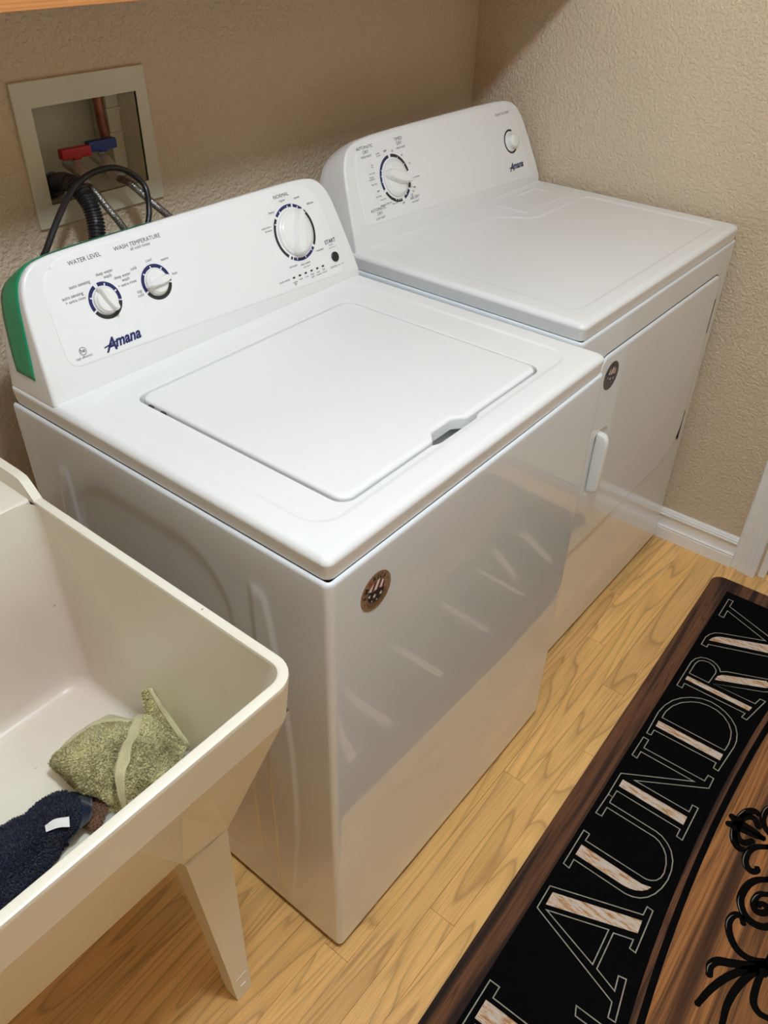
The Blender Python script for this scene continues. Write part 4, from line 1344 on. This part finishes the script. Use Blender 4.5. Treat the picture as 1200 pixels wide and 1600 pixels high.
H = HOSE
rh = [(.3035, .832, 1.1180)] + [tuple(q) for q in H['rh'][1:]] + [(.325, .742, 1.02), (.33, .740, .93), (.33, .740, .80)]
rh[1] = (.3005, .815, 1.1150)
bh = [(.3710, .842, 1.1180), (.3700, .822, 1.1130)] + [tuple(q) for q in H['bh'][2:]] + [(.430, .725, 1.02), (.44, .72, .93), (.44, .72, .80)]
hose('water_hose', rh, .0062, BRAID, 'braided steel hose hanging from the red-handled valve', 'hose', collar=[(rh[0], tuple(Vector(rh[0]).lerp(Vector(rh[2]), .45)), .0088, BRASS, 'hose_ferrule', 12)])
hose('water_hose', bh, .0066, BRAID, 'braided steel hose hanging from the blue-handled valve', 'hose', collar=[(bh[0], tuple(Vector(bh[0]).lerp(Vector(bh[2]), .45)), .0092, BRASS, 'hose_ferrule', 12)])
dh = [tuple(q) for q in H['dh']] + [(.250, .742, 1.00), (.24, .742, .90), (.24, .742, .75)]
dh[0] = (.262, .905, 1.098)
hose('drain_hose', dh, .0150, RUBBER, 'thick ribbed black drain hose curving down behind the washer console', 'hose', ribs=.0050, n=18,
     collar=[((.262, .90, 1.100), (.268, .856, 1.117), .0200, RUBBER, 'hose_cuff', 16)])
pc = [(.095, .705, .90), (.105, .700, 1.00)] + [tuple(q) for q in H['pc'][:]] + [(.350, .735, 1.03), (.34, .73, .90)]
hose('power_cord', pc, .0050, RUBBER, 'thin black cord looping over the hoses and down to the left', 'cord')

# ---------------------------------------------------------------- LAUNDRY SINK
SX0, SX1, SY0, SY1, SZ = -.690, -.0830, -.0350, .640, .840
sink = empty('laundry_sink', ((SX0 + SX1) / 2, .28, 0), 'cream plastic laundry tub on tapered legs, left of the washer', 'sink')


def part(mb, name, mat, **k):
    return rel(mb.build(name, mat, sink, **k), sink)


LY = .478                      # front edge of the faucet ledge
b = MB()
sk = lambda x, y: (x + .010 * (y - 0) if x > (SX0 + SX1) / 2 else x, y)    # the right side drifts slightly toward the wall
RO = rr(SX0, SX1, SY0, SY1, .036, n=8, m=3)
prof = [(-.0062, .7740), (-.0062, .7755), (-.0004, .832), (0, .835), (-.0006, .8385), (-.0032, .8400), (-.0105, .8402), (-.0128, .8388), (-.0136, .8350)]
loops = []
for d_, z in prof:
    LL = offset2(RO, d_)
    if d_ <= 0 and z > .83:
        LL = [(x, y) for x, y in LL]
    loops.append([(x, y, z) for x, y in LL])
b.loft(loops)
# apron underside
AI = offset2(RO, -.010)
b.region([[(x, y, .7740) for x, y in offset2(RO, -.0062)], [(x, y, .7740) for x, y in offset2(RO, -.0118)]])
part(b, 'rim', SINK, sharp=40)
# raised upstand around the ledge at the back
b = MB()
for x0_, x1_ in ((SX1 - .0133, SX1 - .0003), (SX0 + .0003, SX0 + .0133)):
    pr_ = [(LY - .014, .8385), (LY + .004, .857), (LY + .014, .8645), (LY + .030, .8660), (SY1 - .012, .8660), (SY1 - .0005, .862), (SY1 - .0005, .8385)]
    b.loft([[(x, y, z) for y, z in pr_] for x in (x0_, x0_ + .002, x1_ - .002, x1_)], cap0=True, cap1=True)
b.box(SX0 + .010, SX1 - .010, SY1 - .0135, SY1 - .0006, .832, .866, r=.002)
part(b, 'upstand', SINK, sharp=40)
# basin interior and ledge
TI = (SX0 + .0136, SX1 - .0136, SY0 + .0136, LY)
FI = (SX0 + .040, SX1 - .024, .105, .452)


def lerp_rr(t, r_, extra=0):
    q = [TI[i] + (FI[i] - TI[i]) * t for i in range(4)]
    return rr(q[0] + extra, q[1] - extra, q[2] + extra, q[3] - extra, r_, n=8, m=4)


b = MB()
lv = [(0, .8355, .022, 0), (.03, .826, .024, 0), (.5, .66, .032, 0), (.95, .522, .040, 0), (.985, .509, .040, .003), (1, .5015, .036, .010), (1.0, .4995, .028, .020)]
b.loft([[(x, y, z) for x, y in lerp_rr(t, r_, e)] for t, z, r_, e in lv])
b.region([[(x, y, .4995) for x, y in lerp_rr(1, .028, .020)]])
part(b, 'basin', SINK, sharp=50)
b = MB()
b.loft([[(SX0 + .0130, y, z), (SX1 - .0130, y, z)] for y, z in ((LY - .0005, .815), (LY - .0005, .8320), (LY + .002, .8356), (LY + .008, .8366), (LY + .03, .8366), (SY1 - .013, .8366))], closed=False)
part(b, 'ledge', SINK, sharp=50, fix=False)
# drain in the basin floor
b = MB().loft([[(-.50 + r_ * math.cos(t), .28 + r_ * math.sin(t), z) for t in [2 * math.pi * i / 24 for i in range(24)]] for r_, z in ((.042, .5000), (.042, .5022), (.034, .5026), (.030, .500))])
part(b, 'drain', STEEL)
# outer body: tapers inward, folded pockets over the front legs
XM = (SX0 + SX1) / 2


def mir(p): return (2 * XM - p[0], p[1], p[2])


zt_, zb_ = .7745, .480
yT, yBt = SY0 + .013, .0900
C = (SX1 - .0115, yT, zt_); E = (-.2230, yT, zt_); Fp = (-.3170, yT, zt_)
D = (-.1360, .0790, zb_); G = (-.2100, .0850, zb_)
Ein = (-.1900, .022, .665)
Rb = (-.1015, .122, zb_)
body = MB()
Cm, Em, Fm, Dm, Gm, Rbm = map(mir, (C, E, Fp, D, G, Rb))
M1 = (-.218, .046, .640); M1m = mir(M1)
body.add([C, E, D], [(0, 1, 2)]).add([E, Fp, M1, D, G], [(0, 1, 2), (0, 2, 3), (1, 4, 2), (4, 3, 2)])
body.add([Cm, Em, Dm], [(0, 2, 1)]).add([Em, Fm, M1m, Dm, Gm], [(0, 2, 1), (0, 3, 2), (1, 2, 4), (4, 2, 3)])
G2 = (-.2110, .0905, zb_); G2m = mir(G2)
F2 = (Fp[0], yT + .003, zt_); F2m = mir(F2)
body.add([F2, F2m, G2m, G2], [(0, 1, 2, 3)])
body.add([Fp, F2, G2, G], [(0, 1, 2, 3)]).add([mir(Fp), F2m, G2m, mir(G)], [(0, 1, 2, 3)])
# sides and back
CB = (SX1 - .0115, SY1 - .012, zt_); DB = (-.1015, .520, zb_)
for fn in (lambda q: q, mir):
    body.add([fn(C), fn(CB), fn(DB), fn(Rb), fn(D)], [(0, 1, 2), (0, 2, 3), (0, 3, 4)])
body.add([CB, mir(CB), mir(DB), DB], [(0, 1, 2, 3)])
body.add([D, Rb, DB, mir(DB), mir(Rb), mir(D), mir(G), G2m, G2, G], [tuple(range(10))])
part(body, 'tub_body', SINK, smooth=False)


def sink_leg(fx, fy, sg):
    """tapered angle leg; front face plus a flange along its inner edge"""
    # in local terms: front face at y=fy, x from inner to outer
    b = MB()
    t0, t1 = (-.2095, -.1365), (-.1735, -.1440)     # top / bottom inner..outer x at right-hand legs
    if sg < 0:
        t0 = tuple(2 * XM - q for q in t0); t1 = tuple(2 * XM - q for q in t1)
    d = .026
    s = 1 if fy < .3 else -1
    def sec(z, a, c, dp):
        # L-shaped channel: front plate 3 mm thick with returns on both edges
        th = .003 * (1 if c > a else -1)
        y0_, y1_ = fy, fy + s * dp
        return [(a, y0_, z), (c, y0_, z), (c, y1_, z), (c - th, y1_, z), (c - th, y0_ + s * .003, z), (a + th, y0_ + s * .003, z), (a + th, y1_, z), (a, y1_, z)]
    zz = [.478, .30, .075, .068, .0005]
    lp = []
    for z in zz:
        t = (zz[0] - z) / (zz[0] - .0)
        a = t0[0] + (t1[0] - t0[0]) * t
        c = t0[1] + (t1[1] - t0[1]) * t
        grow = .0012 if z < .07 else 0
        ss = 1 if c > a else -1
        lp.append(sec(z, a - grow * ss, c + grow * ss, .040 - .012 * t))
    b.loft(lp, cap0=True, cap1=True)
    o = part(b, 'leg', SINK, sharp=25)
    a, c = t1[0], t1[1]
    q = MB().box(min(a, c) + .002, max(a, c) - .0045, fy - .0012 if s > 0 else fy, fy if s > 0 else fy + .0012, .066, .0695, r=.0005)
    rel(q.build('leveling_cap', SINK, o), sink)
    q = MB().box((a + c) / 2 - .006, (a + c) / 2 + .006, fy - .0018 if s > 0 else fy, fy if s > 0 else fy + .0018, .036, .039, r=.0005)
    rel(q.build('leveling_clip', SINK, o), sink)
    return o


sink_leg(0, .080, 1)
sink_leg(0, .080, -1)
sink_leg(0, .540, 1)
sink_leg(0, .540, -1)

# ---------------------------------------------------------------- TOWELS
rng = np.random.default_rng(7)


def grid_patch(rows, nu=8, nv=8, noise=.0025, seed=0, nsc=60):
    """smooth surface through a net of points"""
    A_ = [catmull(r_, nu) for r_ in rows]
    cols = list(zip(*A_))
    Bc = [catmull(c, nv) for c in cols]          # [u][v]
    U, V = len(Bc), len(Bc[0])
    P = np.array([[Bc[i][j] for j in range(V)] for i in range(U)])
    # normals
    du = np.gradient(P, axis=0); dv = np.gradient(P, axis=1)
    nn = np.cross(du, dv); nn /= (np.linalg.norm(nn, axis=2, keepdims=True) + 1e-12)
    if nn[..., 2].mean() < 0: nn = -nn
    from mathutils import noise as mn
    for i in range(U):
        for j in range(V):
            v = Vector(P[i, j])
            a = mn.noise(v * nsc * .5 + Vector((seed, 0, 0))) * 1.3 + mn.noise(v * nsc + Vector((seed, 3, 0))) * .7
            P[i, j] += nn[i, j] * noise * a
    return P, nn


def patch_mesh(mb, P, nn=None):
    U, V = P.shape[:2]
    vs = [tuple(P[i, j]) for i in range(U) for j in range(V)]
    fs = [(i * V + j, (i + 1) * V + j, (i + 1) * V + j + 1, i * V + j + 1) for i in range(U - 1) for j in range(V - 1)]
    if np.cross(P[1:, :-1] - P[:-1, :-1], P[:-1, 1:] - P[:-1, :-1])[..., 2].mean() < 0:
        fs = [f[::-1] for f in fs]
    mb.add(vs, fs)


def pile(patches, count, length, width, seed=1, lean=.9, mask=None, zmin=.503):
    """tufts of terry pile: bent blades scattered over the cloth"""
    r_ = np.random.default_rng(seed)
    V = []; Fc = []
    areas = []
    cells = []
    for P, nn in patches:
        for i in range(P.shape[0] - 1):
            for j in range(P.shape[1] - 1):
                a = np.linalg.norm(np.cross(P[i + 1, j] - P[i, j], P[i, j + 1] - P[i, j]))
                areas.append(a); cells.append((P, nn, i, j))
    areas = np.array(areas)
    pick = r_.choice(len(cells), size=count, p=areas / areas.sum())
    for c in pick:
        P, nn, i, j = cells[c]
        u_, v_ = r_.random(2)
        if mask is not None and not mask(P, i + u_, j + v_): continue
        p = (P[i, j] * (1 - u_) * (1 - v_) + P[i + 1, j] * u_ * (1 - v_) + P[i, j + 1] * (1 - u_) * v_ + P[i + 1, j + 1] * u_ * v_)
        n_ = nn[i, j]
        q = r_.normal(size=3)
        t = np.cross(n_, q); t /= np.linalg.norm(t) + 1e-9
        L = length * (.6 + .8 * r_.random())
        tip = n_ * L + np.cross(n_, t) * L * lean * (r_.random() - .2)
        mid = n_ * L * .6
        w_ = t * width * .5
        if p[2] + tip[2] < zmin: continue
        o = len(V)
        V += [p - w_, p + w_, p + mid - w_, p + mid + w_, p + tip]
        Fc += [(o, o + 1, o + 3, o + 2), (o + 2, o + 3, o + 4)]
    return V, Fc


def towel(name, label, mat, patches, n_pile, L=.0032, wd=.0016, solid=.004, seed=1, mask=None):
    mb = MB()
    for P, nn in patches: patch_mesh(mb, P)
    o = mb.build(name, mat, None, sharp=0, fix=False)
    sd = o.modifiers.new('thick', 'SOLIDIFY')
    sd.thickness = solid
    sd.offset = -1
    tag(o, label, 'towel' if 'towel' in name else 'cloth')
    if n_pile:
        V, Fc = pile(patches, n_pile, L, wd, seed, mask=mask)
        q = MB(); q.v = [tuple(v) for v in V]; q.f = Fc
        k = q.build('terry_pile', mat, o, smooth=False, fix=False)
        k['kind'] = 'stuff'
    return o


def clampz(P, z=.5045):
    P[..., 2] = np.maximum(P[..., 2], z)
    return P


gl = grid_patch(TOW['gl'], 8, 8, .0045, 1); gr_ = grid_patch(TOW['gr'], 8, 8, .0050, 2); gf = grid_patch(TOW['gf'], 8, 8, .002, 3); gs = grid_patch(TOW['gs'], 6, 6, .003, 4)
for q in (gl, gr_, gf, gs): clampz(q[0])
hemmask = lambda P, i, j: not (P is gr_[0] and i < 5) and not (P is gl[0] and j < 3.5) and not (P is gf[0] and i > 12)
gt = towel('hand_towel', 'sage green terry towel crumpled in the front corner of the tub', GREENT, [gl, gr_, gf, gs], 26000, mask=hemmask, seed=3)


def band(P, idx, along, mat, parent, off=.0012, width=.013):
    """flat woven hem: a strip following one border of a patch"""
    mb = MB()
    U, V = P.shape[:2]
    if along == 'v': rows = [[P[i, j] for j in range(V)] for i in idx]
    else: rows = [[P[i, j] for i in range(U)] for j in idx]
    R_ = np.array(rows)
    mb.loft([[tuple(q + np.array((0, 0, off))) for q in r_] for r_ in R_], closed=False)
    o = mb.build('hem', mat, parent, sharp=0, fix=False)
    sd = o.modifiers.new('t', 'SOLIDIFY'); sd.thickness = .003; sd.offset = 0
    return o


band(gr_[0], range(0, 6), 'v', GREENH, gt)
band(gl[0], range(0, 4), 'u', GREENH, gt)
band(gf[0], range(12, gf[0].shape[0]), 'v', GREENH, gt)
nv = grid_patch(TOW['nv'], 8, 8, .005, 5); clampz(nv[0])
nt_ = towel('hand_towel', 'navy blue terry towel bunched in the tub with a white tag', NAVYT, [nv], 24000, L=.0042, wd=.0017, seed=5,
            mask=lambda P, i, j: not (i > P.shape[0] - 5))
tg = grid_patch(TOW['tag'], 5, 5, .001, 6)
mb = MB(); patch_mesh(mb, tg[0])
k = mb.build('care_tag', TAGW, nt_, sharp=0, fix=False)
k['label'] = 'white sewn-in tag'
band(nv[0], range(nv[0].shape[0] - 5, nv[0].shape[0]), 'v', NAVYT, nt_, off=.0008)
br_ = grid_patch(TOW['br'], 6, 6, .004, 8); clampz(br_[0])
towel('washcloth', 'rust brown terry washcloth showing between the navy and green towels', BROWNT, [br_], 2500, L=.003, seed=8)
wh = grid_patch(TOW['wh'], 6, 6, .002, 9); clampz(wh[0], .5035)
towel('washcloth', 'pale cream cloth peeking out beneath the green towel', WHITET, [wh], 0, solid=.002)

# ---------------------------------------------------------------- RUG
RL, RWD = 1.486, .640
ra = rad(1.75)
rug = empty('floor_rug', (1.440, -.137, 0), 'black laundry-themed rug with dark wood-look border on the floor before the machines', 'rug', rz=ra)
RT = .0058


def rugp(mb, name, mat, **k):
    return mb.build(name, mat, rug, **k)


b = MB()
RB = rr(-RL, 0, -RWD, 0, .030, n=8, m=4)
b.loft([[(x, y, z) for x, y in offset2(RB, d_)] for d_, z in ((0, .0003), (.0004, .003), (0, .005), (-.0018, RT))])
b.region([[(x, y, RT) for x, y in offset2(RB, -.0018)]])
rugp(b, 'border', RUGWD, sharp=50)
# black field
FX0, FX1, FY0, FY1 = -RL + .053, -.053, -RWD + .05, -.0515
b = MB()
fld = [(FX0, FY0), (FX1, FY0), (FX1, FY1), (FX0, FY1)]
b.region([[(x, y, RT + .0003) for x, y in fld]])
rugp(b, 'black_field', RUGBK, smooth=False, fix=False)
# arched wood panel below the lettering: brown strip, black gap, walnut panel
XC = -.745


def arch(x, base, k=.118):
    return base - k * (x - XC) ** 2 * (1 + .35 * (x - XC) ** 2)


def arch_poly(top, bot):
    xs = [FX0 + .012 + (FX1 - FX0 - .024) * i / 48 for i in range(49)]
    return [(x, bot) for x in (xs[0], xs[-1])] + [(x, arch(x, top)) for x in xs[::-1]]


b = MB()
xs = [FX0 + .004 + (FX1 - FX0 - .008) * i / 60 for i in range(61)]
b.loft([[(x, arch(x, -.2530), RT + .0006) for x in xs], [(x, arch(x, -.2640), RT + .0006) for x in xs]], closed=False)
rugp(b, 'arched_stripe', RUGWD, smooth=False, fix=False)
b = MB()
b.loft([[(x, arch(x, -.2770), RT + .0006) for x in xs], [(x, FY0 + .012, RT + .0006) for x in xs]], closed=False)
rugp(b, 'wood_panel', RUGPN, smooth=False, fix=False)


def ribbon(mb, pts, wdt, h, closed=True):
    Q = [np.array(p, float) for p in pts]
    # drop duplicates
    P = [Q[0]]
    for q in Q[1:]:
        if np.linalg.norm(q - P[-1]) > 1e-5: P.append(q)
    if closed:
        o1 = offset2([tuple(p) for p in P], wdt / 2)
        o2 = offset2([tuple(p) for p in P], -wdt / 2)
    else:
        o1, o2 = [], []
        for i, p in enumerate(P):
            t = P[min(i + 1, len(P) - 1)] - P[max(i - 1, 0)]
            t /= np.linalg.norm(t) + 1e-9
            n_ = np.array([-t[1], t[0]])
            w_ = wdt[i] if isinstance(wdt, (list, tuple, np.ndarray)) else wdt
            o1.append(p + n_ * w_ / 2); o2.append(p - n_ * w_ / 2)
    mb.loft([[(p[0], p[1], h) for p in o1], [(p[0], p[1], h) for p in o2]], closed=closed)


def smooth_curve(pts):
    return pts


for ch in 'LAUNDRY':
    gph = RUG[ch]
    b = MB()
    # the shape of the letter is slightly raised off the field
    ribbon(b, gph['out'], .0021, RT + .0007)
    if 'inn' in gph: ribbon(b, gph['inn'], .0021, RT + .0007)
    lt = rugp(b, 'letter', CREAM, smooth=False, fix=False)
    lt['label'] = 'outlined letter ' + ch
    b = MB()
    for key in ('fill', 'fill2'):
        if key in gph:
            b.region([[(x, y, RT + .0007) for x, y in gph[key]]])
    b.build('letter_stem', FILL, lt, smooth=False, fix=False)

# wrought-iron scroll ornament, mirrored about the rug's middle
S = RUG['S']
C_ = {k_: [tuple(p) for p in v] for k_, v in S.items()}
sp = []
sp.append((C_['a'], .011)); sp.append((C_['b'], .012)); sp.append((C_['c'], .011)); sp.append((C_['d'], .010)); sp.append((C_['e'] + [(-.900, -.430), (-.880, -.425)], .0105))
sp.append((C_['f'] + [(-.883, -.405), (-.888, -.395), (-.896, -.397)], .0095))
sp.append((C_['g'], .0095)); sp.append((C_['h'], .011)); sp.append((C_['i'] + [(-.965, -.445)], .0095)); sp.append((C_['j'] + [(-.968, -.447)], .0095)); sp.append((C_['l'] + [(-.975, -.443)], .009))
sp.append(([(-1.01, -.440), (-.95, -.447), (-.88, -.455), (-.81, -.450), (-.745, -.470)], .013))
sp.append(([(-.828, -.394), (-.80, -.410), (-.775, -.440), (-.745, -.452)], .010))
sp.append(([(-.758, -.373), (-.752, -.400), (-.745, -.430)], .010))
sp.append(([(-.985, -.445), (-.99, -.48), (-.95, -.53), (-.88, -.545), (-.83, -.52), (-.84, -.49), (-.87, -.49)], .010))
GLINT = simple('printed_grey_glint', (.16, .15, .14), rough=.8)
for flip in (1, -1):
    b = MB()
    for pts, wd in sp:
        c = catmull([(p[0], p[1], 0) for p in pts], 8)
        c = [(p[0] if flip > 0 else 2 * XC - p[0], p[1]) for p in c]
        n_ = len(c)
        ws = [1.45 * wd * (.45 + .55 * math.sin(math.pi * min(1, max(0, (i / (n_ - 1)) * .86 + .10))) ** .5) for i in range(n_)]
        ribbon(b, c, ws, RT + .0010, closed=False)
        # knob at the free end
        for e_ in (0,):
            vs, fs = sector(c[e_], 0, wd * .62, 0, 360, 14)
            b.add([(x, y, RT + .00101) for x, y in vs], fs)
    rugp(b, 'scroll_ornament', SCROLL, smooth=False, fix=False)
    # pale highlight slivers printed along the upper-left edges of the scrolls
    b = MB()
    for k_, a0, a1 in (('d', 14, 34), ('e', 22, 36), ('g', 14, 30), ('h', 2, 14), ('c', 0, 10), ('f', 6, 16)):
        c = catmull([(p[0], p[1], 0) for p in C_[k_]], 8)[a0:a1]
        if len(c) < 3: continue
        c = [(p[0] - .0035, p[1] + .0030) for p in c]
        c = [(p[0] if flip > 0 else 2 * XC - p[0], p[1]) for p in c]
        n_ = len(c)
        ribbon(b, c, [.0020 * math.sin(math.pi * (i + .5) / n_) for i in range(n_)], RT + .0013, closed=False)
    rugp(b, 'scroll_highlight', GLINT, smooth=False, fix=False)['kind'] = 'stuff'
